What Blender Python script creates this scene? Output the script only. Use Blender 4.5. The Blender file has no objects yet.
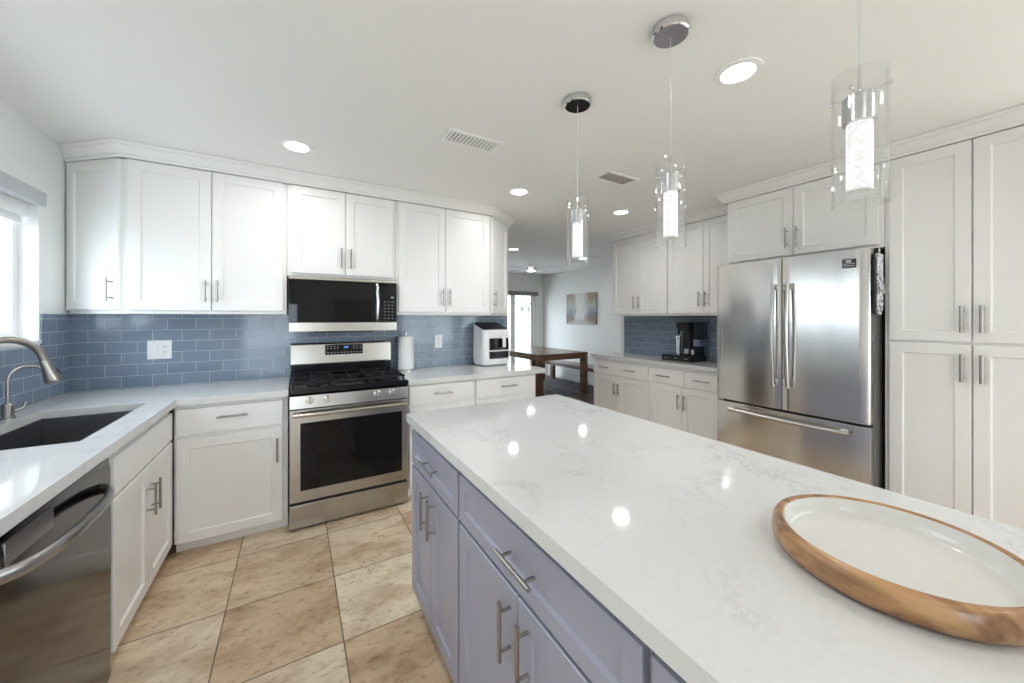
import bpy, bmesh, math, random
from mathutils import Vector, Matrix

S = bpy.context.scene
COL = S.collection
R = math.radians
random.seed(7)

# ------------------------------------------------------------------ camera
cam_d = bpy.data.cameras.new('camera')
cam = bpy.data.objects.new('camera', cam_d)
COL.objects.link(cam)
cam.location = (1.2185, -3.4132, 1.3742)
cam.rotation_euler = (R(90), 0, R(-30.47))
cam_d.sensor_fit = 'HORIZONTAL'
cam_d.sensor_width = 36
cam_d.lens = 368.5 / 1024 * 36
cam_d.shift_y = -23.17 / 1024
cam_d.clip_start = 0.02
S.camera = cam

# ------------------------------------------------------------------ world, exposure
S.view_settings.view_transform = 'Standard'
S.view_settings.look = 'None'
S.view_settings.exposure = 0.46
S.view_settings.gamma = 1.0
S.view_settings.use_curve_mapping = False
S.cycles.max_bounces = 14
S.cycles.diffuse_bounces = 8
S.cycles.glossy_bounces = 6
S.cycles.transparent_max_bounces = 24
S.cycles.sample_clamp_indirect = 6.0
S.cycles.caustics_reflective = False
S.cycles.caustics_refractive = False

CAN_W = 2.6         # watts of one recessed ceiling light
PENDANT_E = 0.95     # emission of the lit pendant columns
SKY = 6.4

w = bpy.data.worlds.new('world')
S.world = w
w.use_nodes = True
nt = w.node_tree
bg = nt.nodes['Background']
bg.inputs['Color'].default_value = (0.80, 0.895, 1.0, 1)
bg.inputs['Strength'].default_value = SKY


def portal(name, loc, rot, sx, sy):
    """marks a modelled opening, some of them added, for the sampling of the sky (gives no light itself)"""
    l = bpy.data.lights.new(name, 'AREA')
    l.shape = 'RECTANGLE'
    l.size, l.size_y = sx, sy
    l.cycles.is_portal = True
    o = bpy.data.objects.new(name, l)
    COL.objects.link(o)
    o.location = loc
    o.rotation_euler = rot


portal('portal_sink', (-0.16, -1.245, 1.65), (0, R(-90), 0), 0.85, 1.84)
portal('portal_added_window', (4.225, -6.12, 1.20), (R(90), 0, 0), 1.45, 2.16)
portal('portal_added_door', (5.16, -4.75, 1.12), (0, R(90), 0), 2.24, 2.1)
portal('portal_rear_door', (0.775, -6.12, 0.86), (R(90), 0, 0), 1.05, 1.72)
portal('portal_dining', (5.1, 4.10, 1.0), (R(-90), 0, 0), 2.3, 2.0)

# ------------------------------------------------------------------ helpers


class MB:
    def __init__(self):
        self.bm = bmesh.new()

    def box(self, x0, x1, y0, y1, z0, z1, bev=0.0, seg=2):
        x0, x1 = min(x0, x1), max(x0, x1)
        y0, y1 = min(y0, y1), max(y0, y1)
        z0, z1 = min(z0, z1), max(z0, z1)
        b = self.bm
        v = [b.verts.new(p) for p in ((x0, y0, z0), (x1, y0, z0), (x1, y1, z0), (x0, y1, z0),
                                      (x0, y0, z1), (x1, y0, z1), (x1, y1, z1), (x0, y1, z1))]
        fs = [b.faces.new([v[i] for i in q]) for q in
              ((0, 3, 2, 1), (4, 5, 6, 7), (0, 1, 5, 4), (1, 2, 6, 5), (2, 3, 7, 6), (3, 0, 4, 7))]
        if bev > 0:
            es = list({e for f in fs for e in f.edges})
            bmesh.ops.bevel(b, geom=es, offset=bev, segments=seg, affect='EDGES', profile=0.5)
        return self

    def prism(self, poly, a, b_, axis='z', bev=0.0, seg=2):
        """poly: 2-D points; axis z -> (x,y), y -> (x,z), x -> (y,z); extruded from a to b_"""
        def P(p, t):
            return {'z': (p[0], p[1], t), 'y': (p[0], t, p[1]), 'x': (t, p[0], p[1])}[axis]
        b = self.bm
        v0 = [b.verts.new(P(p, a)) for p in poly]
        v1 = [b.verts.new(P(p, b_)) for p in poly]
        n = len(poly)
        fs = [b.faces.new(v0), b.faces.new(v1[::-1])]
        for i in range(n):
            fs.append(b.faces.new([v0[i], v1[i], v1[(i + 1) % n], v0[(i + 1) % n]]))
        bmesh.ops.recalc_face_normals(b, faces=fs)
        if bev > 0:
            es = list({e for f in fs[:2] for e in f.edges})
            bmesh.ops.bevel(b, geom=es, offset=bev, segments=seg, affect='EDGES', profile=0.5)
        return self

    def tube(self, pts, r, seg=12, cap=True, scale=None):
        """swept circle (or ellipse: scale=(su,sv)) along points; r may be a list"""
        b = self.bm
        pts = [Vector(p) for p in pts]
        n = len(pts)
        rs = r if isinstance(r, (list, tuple)) else [r] * n
        t0 = (pts[1] - pts[0]).normalized()
        ref = Vector((0, 0, 1)) if abs(t0.z) < 0.9 else Vector((1, 0, 0))
        u = t0.cross(ref).normalized()
        rings = []
        for i, p in enumerate(pts):
            t = (pts[min(i + 1, n - 1)] - pts[max(i - 1, 0)]).normalized()
            u = (u - t * u.dot(t)).normalized()
            v = t.cross(u)
            su, sv = scale or (1, 1)
            rings.append([b.verts.new(p + (u * math.cos(2 * math.pi * k / seg) * su +
                                           v * math.sin(2 * math.pi * k / seg) * sv) * rs[i]) for k in range(seg)])
        fs = []
        for i in range(n - 1):
            for k in range(seg):
                fs.append(b.faces.new([rings[i][k], rings[i][(k + 1) % seg], rings[i + 1][(k + 1) % seg], rings[i + 1][k]]))
        if cap:
            fs.append(b.faces.new(rings[0][::-1]))
            fs.append(b.faces.new(rings[-1]))
        bmesh.ops.recalc_face_normals(b, faces=fs)
        return self

    def mark(self, old, i):
        for f in self.bm.faces:
            if f not in old:
                f.material_index = i
        return self

    def cyl(self, p0, p1, r, seg=20):
        return self.tube([p0, p1], r, seg)

    def lathe(self, prof, c=(0, 0, 0), seg=48, axis='z', closed=False):
        b = self.bm
        def P(r_, h, a):
            x, y = r_ * math.cos(a), r_ * math.sin(a)
            q = {'z': (x, y, h), 'y': (x, h, y), 'x': (h, x, y)}[axis]
            return (q[0] + c[0], q[1] + c[1], q[2] + c[2])
        rings = []
        for r_, h in prof:
            if r_ < 1e-6:
                rings.append([b.verts.new(P(0, h, 0))])
            else:
                rings.append([b.verts.new(P(r_, h, 2 * math.pi * k / seg)) for k in range(seg)])
        fs = []
        m = len(rings)
        for i in range(m if closed else m - 1):
            A, B = rings[i], rings[(i + 1) % m]
            for k in range(seg):
                k2 = (k + 1) % seg
                if len(A) == 1 and len(B) == 1:
                    continue
                if len(A) == 1:
                    fs.append(b.faces.new([A[0], B[k2], B[k]]))
                elif len(B) == 1:
                    fs.append(b.faces.new([A[k], A[k2], B[0]]))
                else:
                    fs.append(b.faces.new([A[k], A[k2], B[k2], B[k]]))
        bmesh.ops.recalc_face_normals(b, faces=fs)
        return self

    def shaker(self, x0, x1, z0, z1, t=0.02, rail=0.057, rec=0.009, cham=0.006):
        """door or drawer front in the plane y in [-t, 0], looking along -y"""
        b = self.bm
        def ring(d, y):
            return [b.verts.new(p) for p in ((x0 + d, y, z0 + d), (x1 - d, y, z0 + d), (x1 - d, y, z1 - d), (x0 + d, y, z1 - d))]
        e = 0.0025
        rs = [ring(0, 0.0), ring(0, -t + e), ring(e, -t), ring(rail, -t), ring(rail + cham, -t + rec)]
        fs = [b.faces.new(rs[0])]
        for A, B in zip(rs, rs[1:]):
            for k in range(4):
                fs.append(b.faces.new([A[k], A[(k + 1) % 4], B[(k + 1) % 4], B[k]]))
        fs.append(b.faces.new(rs[-1]))
        bmesh.ops.recalc_face_normals(b, faces=fs)
        return self

    def cells(self, xs, ys, inside, z0, z1, bev=0.0):
        """rectilinear slab from grid cells with shared vertices"""
        b = self.bm
        V = {}
        def vert(i, j, z):
            k = (i, j, z)
            if k not in V:
                V[k] = b.verts.new((xs[i], ys[j], z))
            return V[k]
        nx, ny = len(xs) - 1, len(ys) - 1
        on = {(i, j) for i in range(nx) for j in range(ny) if inside((xs[i] + xs[i + 1]) / 2, (ys[j] + ys[j + 1]) / 2)}
        for i, j in on:
            b.faces.new([vert(i, j, z1), vert(i + 1, j, z1), vert(i + 1, j + 1, z1), vert(i, j + 1, z1)])
            b.faces.new([vert(i, j, z0), vert(i, j + 1, z0), vert(i + 1, j + 1, z0), vert(i + 1, j, z0)])
            for di, dj, a, c in ((-1, 0, (i, j + 1), (i, j)), (1, 0, (i + 1, j), (i + 1, j + 1)),
                                 (0, -1, (i, j), (i + 1, j)), (0, 1, (i + 1, j + 1), (i, j + 1))):
                if (i + di, j + dj) not in on:
                    b.faces.new([vert(*a, z0), vert(*c, z0), vert(*c, z1), vert(*a, z1)])
        bmesh.ops.recalc_face_normals(b, faces=b.faces[:])
        if bev > 0:
            es = [e for e in b.edges if len(e.link_faces) == 2 and e.calc_face_angle() > 0.5]
            bmesh.ops.bevel(b, geom=es, offset=bev, segments=2, affect='EDGES', profile=0.5)
        return self

    def sweep(self, path, prof):
        """moulding: path of (x,y), outward is the right-hand side; prof of (out, z)"""
        b = self.bm
        P = [Vector(p) for p in path]
        n = len(P)
        rings = []
        for i in range(n):
            ns = []
            if i > 0:
                d = (P[i] - P[i - 1]).normalized(); ns.append(Vector((d.y, -d.x)))
            if i < n - 1:
                d = (P[i + 1] - P[i]).normalized(); ns.append(Vector((d.y, -d.x)))
            if len(ns) == 2:
                m = (ns[0] + ns[1]).normalized()
                m = m / max(0.3, m.dot(ns[0]))
            else:
                m = ns[0]
            rings.append([b.verts.new((P[i].x + m.x * o, P[i].y + m.y * o, z)) for o, z in prof])
        k = len(prof)
        fs = []
        for A, B in zip(rings, rings[1:]):
            for j in range(k):
                fs.append(b.faces.new([A[j], A[(j + 1) % k], B[(j + 1) % k], B[j]]))
        fs.append(b.faces.new(rings[0]))
        fs.append(b.faces.new(rings[-1][::-1]))
        bmesh.ops.recalc_face_normals(b, faces=fs)
        return self


def topmost(o):
    while o.parent:
        o = o.parent
    return o


def obj(name, mb, m, parent=None, local=False, sharp=35):
    """links a builder as ONE mesh object; verts are world coordinates unless local"""
    me = bpy.data.meshes.new(name)
    if parent is not None and not local:
        t = topmost(parent)
        M = Matrix.Translation(t.location) @ Matrix.Rotation(t.rotation_euler.z, 4, 'Z')
        bmesh.ops.transform(mb.bm, matrix=M.inverted(), verts=mb.bm.verts)
    mb.bm.normal_update()
    mb.bm.to_mesh(me)
    mb.bm.free()
    for q in (m if isinstance(m, (list, tuple)) else [m]):
        me.materials.append(q)
    me.polygons.foreach_set('use_smooth', [True] * len(me.polygons))
    me.set_sharp_from_angle(angle=R(sharp))
    o = bpy.data.objects.new(name, me)
    COL.objects.link(o)
    wn = o.modifiers.new('weighted_normal', 'WEIGHTED_NORMAL')   # keeps large faces flat beside small bevels
    wn.weight = 100
    wn.keep_sharp = True
    if parent is not None:
        o.parent = parent
    return o


def thing(name, label, cat, loc=(0, 0, 0), rz=0.0, group=None):
    o = bpy.data.objects.new(name, None)
    o.empty_display_size = 0.05
    COL.objects.link(o)
    o.location = loc
    o.rotation_euler = (0, 0, rz)
    o['label'] = label
    o['category'] = cat
    if group:
        o['group'] = group
    return o


def struct(name, mb, m, parent=None):
    o = obj(name, mb, m, parent)
    if parent is None:
        o['kind'] = 'structure'
    return o


def copy_tree(o, parent=None):
    c = o.copy()
    COL.objects.link(c)
    if parent is not None:
        c.parent = parent
    for ch in [q for q in bpy.data.objects if q.parent == o]:
        copy_tree(ch, c)
    return c


# ------------------------------------------------------------------ materials
def new(name):
    m = bpy.data.materials.new(name)
    m.use_nodes = True
    n = m.node_tree.nodes
    return m, n, m.node_tree.links, n['Principled BSDF']


def mat(name, c, rough=0.5, metal=0.0, emit=None, es=0.0, coat=0.0, aniso=0.0, spec=0.5, var=0.0, vscale=6.0, bump=0.0, bscale=200.0):
    m, n, l, p = new(name)
    p.inputs['Base Color'].default_value = (*c, 1)
    p.inputs['Roughness'].default_value = rough
    p.inputs['Metallic'].default_value = metal
    p.inputs['Coat Weight'].default_value = coat
    p.inputs['Anisotropic'].default_value = aniso
    p.inputs['Specular IOR Level'].default_value = spec
    if emit:
        p.inputs['Emission Color'].default_value = (*emit, 1)
        p.inputs['Emission Strength'].default_value = es
    tc = n.new('ShaderNodeTexCoord')
    if var > 0:
        nz = n.new('ShaderNodeTexNoise'); nz.inputs['Scale'].default_value = vscale; nz.inputs['Detail'].default_value = 4
        mx = n.new('ShaderNodeMix'); mx.data_type = 'RGBA'
        mx.inputs[6].default_value = (*[x * (1 - var) for x in c], 1)
        mx.inputs[7].default_value = (*[min(1, x * (1 + var)) for x in c], 1)
        l.new(tc.outputs['Object'], nz.inputs['Vector'])
        l.new(nz.outputs['Fac'], mx.inputs[0])
        l.new(mx.outputs[2], p.inputs['Base Color'])
    if bump > 0:
        nb = n.new('ShaderNodeTexNoise'); nb.inputs['Scale'].default_value = bscale; nb.inputs['Detail'].default_value = 2
        bp = n.new('ShaderNodeBump'); bp.inputs['Strength'].default_value = bump; bp.inputs['Distance'].default_value = 0.002
        l.new(tc.outputs['Object'], nb.inputs['Vector'])
        l.new(nb.outputs['Fac'], bp.inputs['Height'])
        l.new(bp.outputs['Normal'], p.inputs['Normal'])
    return m


def steel(name, c, rough, axis, streak=0.10):
    """brushed metal: fine streaks running along one axis ('x','y','z')"""
    m, n, l, p = new(name)
    p.inputs['Metallic'].default_value = 1.0
    tc = n.new('ShaderNodeTexCoord'); mp = n.new('ShaderNodeMapping')
    sc = {'x': (1.5, 260, 260), 'y': (260, 1.5, 260), 'z': (260, 260, 1.5)}[axis]
    mp.inputs['Scale'].default_value = sc
    nz = n.new('ShaderNodeTexNoise'); nz.inputs['Scale'].default_value = 1.0; nz.inputs['Detail'].default_value = 3
    l.new(tc.outputs['Object'], mp.inputs['Vector']); l.new(mp.outputs['Vector'], nz.inputs['Vector'])
    mx = n.new('ShaderNodeMix'); mx.data_type = 'RGBA'
    mx.inputs[6].default_value = (*[x * (1 - streak) for x in c], 1)
    mx.inputs[7].default_value = (*[min(1, x * (1 + streak)) for x in c], 1)
    l.new(nz.outputs['Fac'], mx.inputs[0]); l.new(mx.outputs[2], p.inputs['Base Color'])
    mr = n.new('ShaderNodeMapRange'); mr.inputs['To Min'].default_value = rough * 0.8; mr.inputs['To Max'].default_value = rough * 1.25
    l.new(nz.outputs['Fac'], mr.inputs['Value']); l.new(mr.outputs['Result'], p.inputs['Roughness'])
    bp = n.new('ShaderNodeBump'); bp.inputs['Strength'].default_value = 0.06; bp.inputs['Distance'].default_value = 0.001
    l.new(nz.outputs['Fac'], bp.inputs['Height']); l.new(bp.outputs['Normal'], p.inputs['Normal'])
    return m


def glass(name, tint=(1, 1, 1), ior=1.45, extra=0.0, rough=0.0):
    """thin architectural glass: clear straight through, mirror-like by Fresnel"""
    m, n, l, p = new(name)
    n.remove(p)
    out = n['Material Output']
    t = n.new('ShaderNodeBsdfTransparent'); t.inputs['Color'].default_value = (*tint, 1)
    g = n.new('ShaderNodeBsdfGlossy'); g.inputs['Roughness'].default_value = rough
    fr = n.new('ShaderNodeFresnel'); fr.inputs['IOR'].default_value = ior
    ad = n.new('ShaderNodeMath'); ad.operation = 'ADD'; ad.inputs[1].default_value = extra; ad.use_clamp = True
    mx = n.new('ShaderNodeMixShader')
    # the pane does not bend the ray, so both of its faces reflect like an outer face
    ge = n.new('ShaderNodeNewGeometry')
    io = n.new('ShaderNodeMix'); io.inputs[2].default_value = ior; io.inputs[3].default_value = 1.0 / ior
    l.new(ge.outputs['Backfacing'], io.inputs[0]); l.new(io.outputs[0], fr.inputs['IOR'])
    l.new(fr.outputs['Fac'], ad.inputs[0]); l.new(ad.outputs[0], mx.inputs['Fac'])
    l.new(t.outputs[0], mx.inputs[1]); l.new(g.outputs[0], mx.inputs[2])
    l.new(mx.outputs[0], out.inputs['Surface'])
    return m


def tile_mat(name, plane, off):
    """3x6 in glass subway tile in running bond; plane 'xz' or 'yz'; off = phase along the wall"""
    m, n, l, p = new(name)
    tc = n.new('ShaderNodeTexCoord')
    sp = n.new('ShaderNodeSeparateXYZ'); cb = n.new('ShaderNodeCombineXYZ')
    l.new(tc.outputs['Object'], sp.inputs[0])
    a1 = n.new('ShaderNodeMath'); a1.operation = 'ADD'; a1.inputs[1].default_value = off
    l.new(sp.outputs['X' if plane == 'xz' else 'Y'], a1.inputs[0])
    a2 = n.new('ShaderNodeMath'); a2.operation = 'ADD'; a2.inputs[1].default_value = -0.914 + 0.0762 * 20
    l.new(sp.outputs['Z'], a2.inputs[0])
    l.new(a1.outputs[0], cb.inputs['X']); l.new(a2.outputs[0], cb.inputs['Y'])
    br = n.new('ShaderNodeTexBrick')
    br.inputs['Scale'].default_value = 1.0
    br.inputs['Brick Width'].default_value = 0.1524
    br.inputs['Row Height'].default_value = 0.0762
    br.inputs['Mortar Size'].default_value = 0.0016
    br.inputs['Mortar Smooth'].default_value = 0.15
    br.inputs['Bias'].default_value = 0.0
    br.inputs['Color1'].default_value = (0.175, 0.225, 0.300, 1)
    br.inputs['Color2'].default_value = (0.210, 0.262, 0.338, 1)
    br.inputs['Mortar'].default_value = (0.50, 0.53, 0.55, 1)
    br.offset = 0.5
    l.new(cb.outputs[0], br.inputs['Vector'])
    nz = n.new('ShaderNodeTexNoise'); nz.inputs['Scale'].default_value = 30
    l.new(tc.outputs['Object'], nz.inputs['Vector'])
    l.new(br.outputs['Color'], p.inputs['Base Color'])
    mr = n.new('ShaderNodeMapRange'); mr.inputs['To Min'].default_value = 0.10; mr.inputs['To Max'].default_value = 0.6
    l.new(br.outputs['Fac'], mr.inputs['Value']); l.new(mr.outputs['Result'], p.inputs['Roughness'])
    inv = n.new('ShaderNodeMath'); inv.operation = 'MULTIPLY_ADD'; inv.inputs[1].default_value = -1.0; inv.inputs[2].default_value = 1.0
    l.new(br.outputs['Fac'], inv.inputs[0])
    ad = n.new('ShaderNodeMath'); ad.operation = 'MULTIPLY_ADD'; ad.inputs[1].default_value = 0.12
    l.new(nz.outputs['Fac'], ad.inputs[0]); l.new(inv.outputs[0], ad.inputs[2])
    bp = n.new('ShaderNodeBump'); bp.inputs['Strength'].default_value = 0.35; bp.inputs['Distance'].default_value = 0.002
    l.new(ad.outputs[0], bp.inputs['Height']); l.new(bp.outputs['Normal'], p.inputs['Normal'])
    p.inputs['Coat Weight'].default_value = 0.15
    p.inputs['Coat Roughness'].default_value = 0.04
    p.inputs['Specular IOR Level'].default_value = 0.38
    return m


def quartz_mat():
    m, n, l, p = new('white_quartz')
    tc = n.new('ShaderNodeTexCoord')
    nz = n.new('ShaderNodeTexNoise'); nz.inputs['Scale'].default_value = 3.2; nz.inputs['Detail'].default_value = 9
    nz.inputs['Roughness'].default_value = 0.75; nz.inputs['Distortion'].default_value = 0.5
    l.new(tc.outputs['Object'], nz.inputs['Vector'])
    cr = n.new('ShaderNodeValToRGB')
    e = cr.color_ramp.elements
    e[0].position = 0.478; e[0].color = (0, 0, 0, 1)
    e[1].position = 0.522; e[1].color = (0, 0, 0, 1)
    k = cr.color_ramp.elements.new(0.50); k.color = (1, 1, 1, 1)
    l.new(nz.outputs['Fac'], cr.inputs[0])
    n2 = n.new('ShaderNodeTexNoise'); n2.inputs['Scale'].default_value = 4.5; n2.inputs['Detail'].default_value = 6
    l.new(tc.outputs['Object'], n2.inputs['Vector'])
    c2 = n.new('ShaderNodeValToRGB'); c2.color_ramp.elements[0].position = 0.46; c2.color_ramp.elements[1].position = 0.68
    l.new(n2.outputs['Fac'], c2.inputs[0])
    mu = n.new('ShaderNodeMath'); mu.operation = 'MULTIPLY'
    l.new(cr.outputs['Color'], mu.inputs[0]); l.new(c2.outputs['Color'], mu.inputs[1])
    m2 = n.new('ShaderNodeMath'); m2.operation = 'MULTIPLY'; m2.inputs[1].default_value = 0.7
    l.new(mu.outputs[0], m2.inputs[0])
    n3 = n.new('ShaderNodeTexNoise'); n3.inputs['Scale'].default_value = 90; n3.inputs['Detail'].default_value = 2
    l.new(tc.outputs['Object'], n3.inputs['Vector'])
    mb_ = n.new('ShaderNodeMix'); mb_.data_type = 'RGBA'
    mb_.inputs[6].default_value = (0.61, 0.61, 0.605, 1); mb_.inputs[7].default_value = (0.68, 0.68, 0.675, 1)
    l.new(n3.outputs['Fac'], mb_.inputs[0])
    mx = n.new('ShaderNodeMix'); mx.data_type = 'RGBA'
    mx.inputs[7].default_value = (0.42, 0.42, 0.43, 1)
    l.new(m2.outputs[0], mx.inputs[0]); l.new(mb_.outputs[2], mx.inputs[6])
    l.new(mx.outputs[2], p.inputs['Base Color'])
    p.inputs['Roughness'].default_value = 0.06
    return m


def travertine_mat():
    m, n, l, p = new('travertine_tile')
    tc = n.new('ShaderNodeTexCoord'); mp = n.new('ShaderNodeMapping')
    mp.inputs['Location'].default_value = (-0.937 + 0.46 * 38, 0.785 + 0.4575 * 41, 0)
    l.new(tc.outputs['Object'], mp.inputs['Vector'])
    br = n.new('ShaderNodeTexBrick'); br.offset = 0.0
    br.inputs['Scale'].default_value = 1.0
    br.inputs['Brick Width'].default_value = 0.46
    br.inputs['Row Height'].default_value = 0.4575
    br.inputs['Mortar Size'].default_value = 0.0030
    br.inputs['Mortar Smooth'].default_value = 0.2
    br.inputs['Color1'].default_value = (0.60, 0.425, 0.265, 1)
    br.inputs['Color2'].default_value = (0.86, 0.755, 0.575, 1)
    br.inputs['Mortar'].default_value = (0.20, 0.15, 0.10, 1)
    l.new(mp.outputs['Vector'], br.inputs['Vector'])
    # per-tile jitter of the cloud pattern: add the tile tint to the noise lookup
    vm = n.new('ShaderNodeVectorMath'); vm.operation = 'MULTIPLY_ADD'
    vm.inputs[1].default_value = (17, 31, 11)
    l.new(br.outputs['Color'], vm.inputs[0]); l.new(tc.outputs['Object'], vm.inputs[2])
    st = n.new('ShaderNodeMapping'); st.inputs['Scale'].default_value = (1.0, 1.7, 1.0); st.inputs['Rotation'].default_value = (0, 0, R(28))
    l.new(vm.outputs[0], st.inputs['Vector'])
    nz = n.new('ShaderNodeTexNoise'); nz.inputs['Scale'].default_value = 3.4; nz.inputs['Detail'].default_value = 9; nz.inputs['Roughness'].default_value = 0.65
    l.new(st.outputs[0], nz.inputs['Vector'])
    cr = n.new('ShaderNodeValToRGB'); cr.color_ramp.elements[0].position = 0.30; cr.color_ramp.elements[1].position = 0.56
    cr.color_ramp.elements[0].color = (0.58, 0.46, 0.37, 1); cr.color_ramp.elements[1].color = (1.0, 1.0, 1.0, 1)
    l.new(nz.outputs['Fac'], cr.inputs[0])
    mx = n.new('ShaderNodeMix'); mx.data_type = 'RGBA'; mx.blend_type = 'MULTIPLY'; mx.inputs[0].default_value = 1.0
    l.new(br.outputs['Color'], mx.inputs[6]); l.new(cr.outputs['Color'], mx.inputs[7])
    # small pits and flecks
    n2 = n.new('ShaderNodeTexNoise'); n2.inputs['Scale'].default_value = 26; n2.inputs['Detail'].default_value = 6; n2.inputs['Roughness'].default_value = 0.7
    l.new(st.outputs[0], n2.inputs['Vector'])
    c2 = n.new('ShaderNodeValToRGB'); c2.color_ramp.elements[0].position = 0.34; c2.color_ramp.elements[1].position = 0.47
    c2.color_ramp.elements[0].color = (0.62, 0.48, 0.36, 1); c2.color_ramp.elements[1].color = (1, 1, 1, 1)
    l.new(n2.outputs['Fac'], c2.inputs[0])
    m2 = n.new('ShaderNodeMix'); m2.data_type = 'RGBA'; m2.blend_type = 'MULTIPLY'; m2.inputs[0].default_value = 0.8
    l.new(mx.outputs[2], m2.inputs[6]); l.new(c2.outputs['Color'], m2.inputs[7])
    l.new(m2.outputs[2], p.inputs['Base Color'])
    p.inputs['Roughness'].default_value = 0.38
    inv = n.new('ShaderNodeMath'); inv.operation = 'MULTIPLY_ADD'; inv.inputs[1].default_value = -1.0; inv.inputs[2].default_value = 1.0
    l.new(br.outputs['Fac'], inv.inputs[0])
    bp = n.new('ShaderNodeBump'); bp.inputs['Strength'].default_value = 0.5; bp.inputs['Distance'].default_value = 0.002
    l.new(inv.outputs[0], bp.inputs['Height']); l.new(bp.outputs['Normal'], p.inputs['Normal'])
    return m


def wood_mat(name, c0, c1, rough, axis='x', scale=3.0, st=9, dist=0.6):
    m, n, l, p = new(name)
    tc = n.new('ShaderNodeTexCoord'); mp = n.new('ShaderNodeMapping')
    mp.inputs['Scale'].default_value = {'x': (1, st, st), 'y': (st, 1, st), 'z': (st, st, 1)}[axis]
    l.new(tc.outputs['Object'], mp.inputs['Vector'])
    nz = n.new('ShaderNodeTexNoise'); nz.inputs['Scale'].default_value = scale; nz.inputs['Detail'].default_value = 7; nz.inputs['Distortion'].default_value = dist
    l.new(mp.outputs[0], nz.inputs['Vector'])
    cr = n.new('ShaderNodeValToRGB')
    cr.color_ramp.elements[0].position = 0.32; cr.color_ramp.elements[1].position = 0.68
    cr.color_ramp.elements[0].color = (*c0, 1); cr.color_ramp.elements[1].color = (*c1, 1)
    l.new(nz.outputs['Fac'], cr.inputs[0]); l.new(cr.outputs['Color'], p.inputs['Base Color'])
    p.inputs['Roughness'].default_value = rough
    return m


def speckle_mat(name, c0, c1, scale, lo=0.45, hi=0.55, rough=0.9):
    m, n, l, p = new(name)
    tc = n.new('ShaderNodeTexCoord')
    nz = n.new('ShaderNodeTexNoise'); nz.inputs['Scale'].default_value = scale; nz.inputs['Detail'].default_value = 5
    l.new(tc.outputs['Object'], nz.inputs['Vector'])
    cr = n.new('ShaderNodeValToRGB'); cr.color_ramp.elements[0].position = lo; cr.color_ramp.elements[1].position = hi
    cr.color_ramp.elements[0].color = (*c0, 1); cr.color_ramp.elements[1].color = (*c1, 1)
    l.new(nz.outputs['Fac'], cr.inputs[0]); l.new(cr.outputs['Color'], p.inputs['Base Color'])
    p.inputs['Roughness'].default_value = rough
    return m


def painting_mat(y_c, z_c, wd, ht):
    """soft abstract avenue: pale centre, rusty and slate strokes to both sides, pale path below"""
    m, n, l, p = new('abstract_canvas')
    tc = n.new('ShaderNodeTexCoord'); sp = n.new('ShaderNodeSeparateXYZ')
    l.new(tc.outputs['Object'], sp.inputs[0])
    def math_(op, a, b, c=None):
        q = n.new('ShaderNodeMath'); q.operation = op
        for i, v in enumerate((a, b, c)):
            if v is None:
                continue
            if isinstance(v, (int, float)):
                q.inputs[i].default_value = v
            else:
                l.new(v, q.inputs[i])
        return q.outputs[0]
    u = math_('MULTIPLY', sp.outputs['Y'], 2.0 / wd)          # -1..1
    v = math_('MULTIPLY', sp.outputs['Z'], 1.0 / ht)          # 0..1
    au = math_('ABSOLUTE', u, 0)
    mp = n.new('ShaderNodeMapping'); mp.inputs['Scale'].default_value = (1, 14, 3)
    l.new(tc.outputs['Object'], mp.inputs['Vector'])
    nz = n.new('ShaderNodeTexNoise'); nz.inputs['Scale'].default_value = 1.6; nz.inputs['Detail'].default_value = 6
    l.new(mp.outputs[0], nz.inputs['Vector'])
    n2 = n.new('ShaderNodeTexNoise'); n2.inputs['Scale'].default_value = 7; n2.inputs['Detail'].default_value = 4
    l.new(tc.outputs['Object'], n2.inputs['Vector'])
    side = math_('MULTIPLY_ADD', nz.outputs['Fac'], 0.9, math_('SUBTRACT', au, 0.66))
    cr = n.new('ShaderNodeValToRGB'); cr.color_ramp.elements[0].position = 0.02; cr.color_ramp.elements[1].position = 0.30
    l.new(side, cr.inputs[0])
    low = n.new('ShaderNodeMix'); low.data_type = 'RGBA'      # strokes: slate low, rust/ochre high
    vr = n.new('ShaderNodeValToRGB')
    e = vr.color_ramp.elements
    e[0].position = 0.12; e[0].color = (0.24, 0.155, 0.10, 1)
    e[1].position = 0.85; e[1].color = (0.36, 0.28, 0.20, 1)
    k = e.new(0.33); k.color = (0.15, 0.175, 0.20, 1)
    k = e.new(0.60); k.color = (0.40, 0.40, 0.40, 1)
    l.new(math_('MULTIPLY_ADD', n2.outputs['Fac'], 0.35, math_('SUBTRACT', v, 0.17)), vr.inputs[0])
    mx = n.new('ShaderNodeMix'); mx.data_type = 'RGBA'
    mx.inputs[6].default_value = (0.62, 0.61, 0.58, 1)
    l.new(cr.outputs['Color'], mx.inputs[0]); l.new(vr.outputs['Color'], mx.inputs[7])
    path = n.new('ShaderNodeValToRGB'); path.color_ramp.elements[0].position = 0.10; path.color_ramp.elements[1].position = 0.24
    path.color_ramp.elements[0].color = (1, 1, 1, 1); path.color_ramp.elements[1].color = (0, 0, 0, 1)
    l.new(math_('MULTIPLY_ADD', au, 0.16, v), path.inputs[0])
    m2 = n.new('ShaderNodeMix'); m2.data_type = 'RGBA'; m2.inputs[7].default_value = (0.42, 0.43, 0.40, 1)
    l.new(path.outputs['Color'], m2.inputs[0]); l.new(mx.outputs[2], m2.inputs[6])
    l.new(m2.outputs[2], p.inputs['Base Color'])
    p.inputs['Roughness'].default_value = 0.6
    return m


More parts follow.
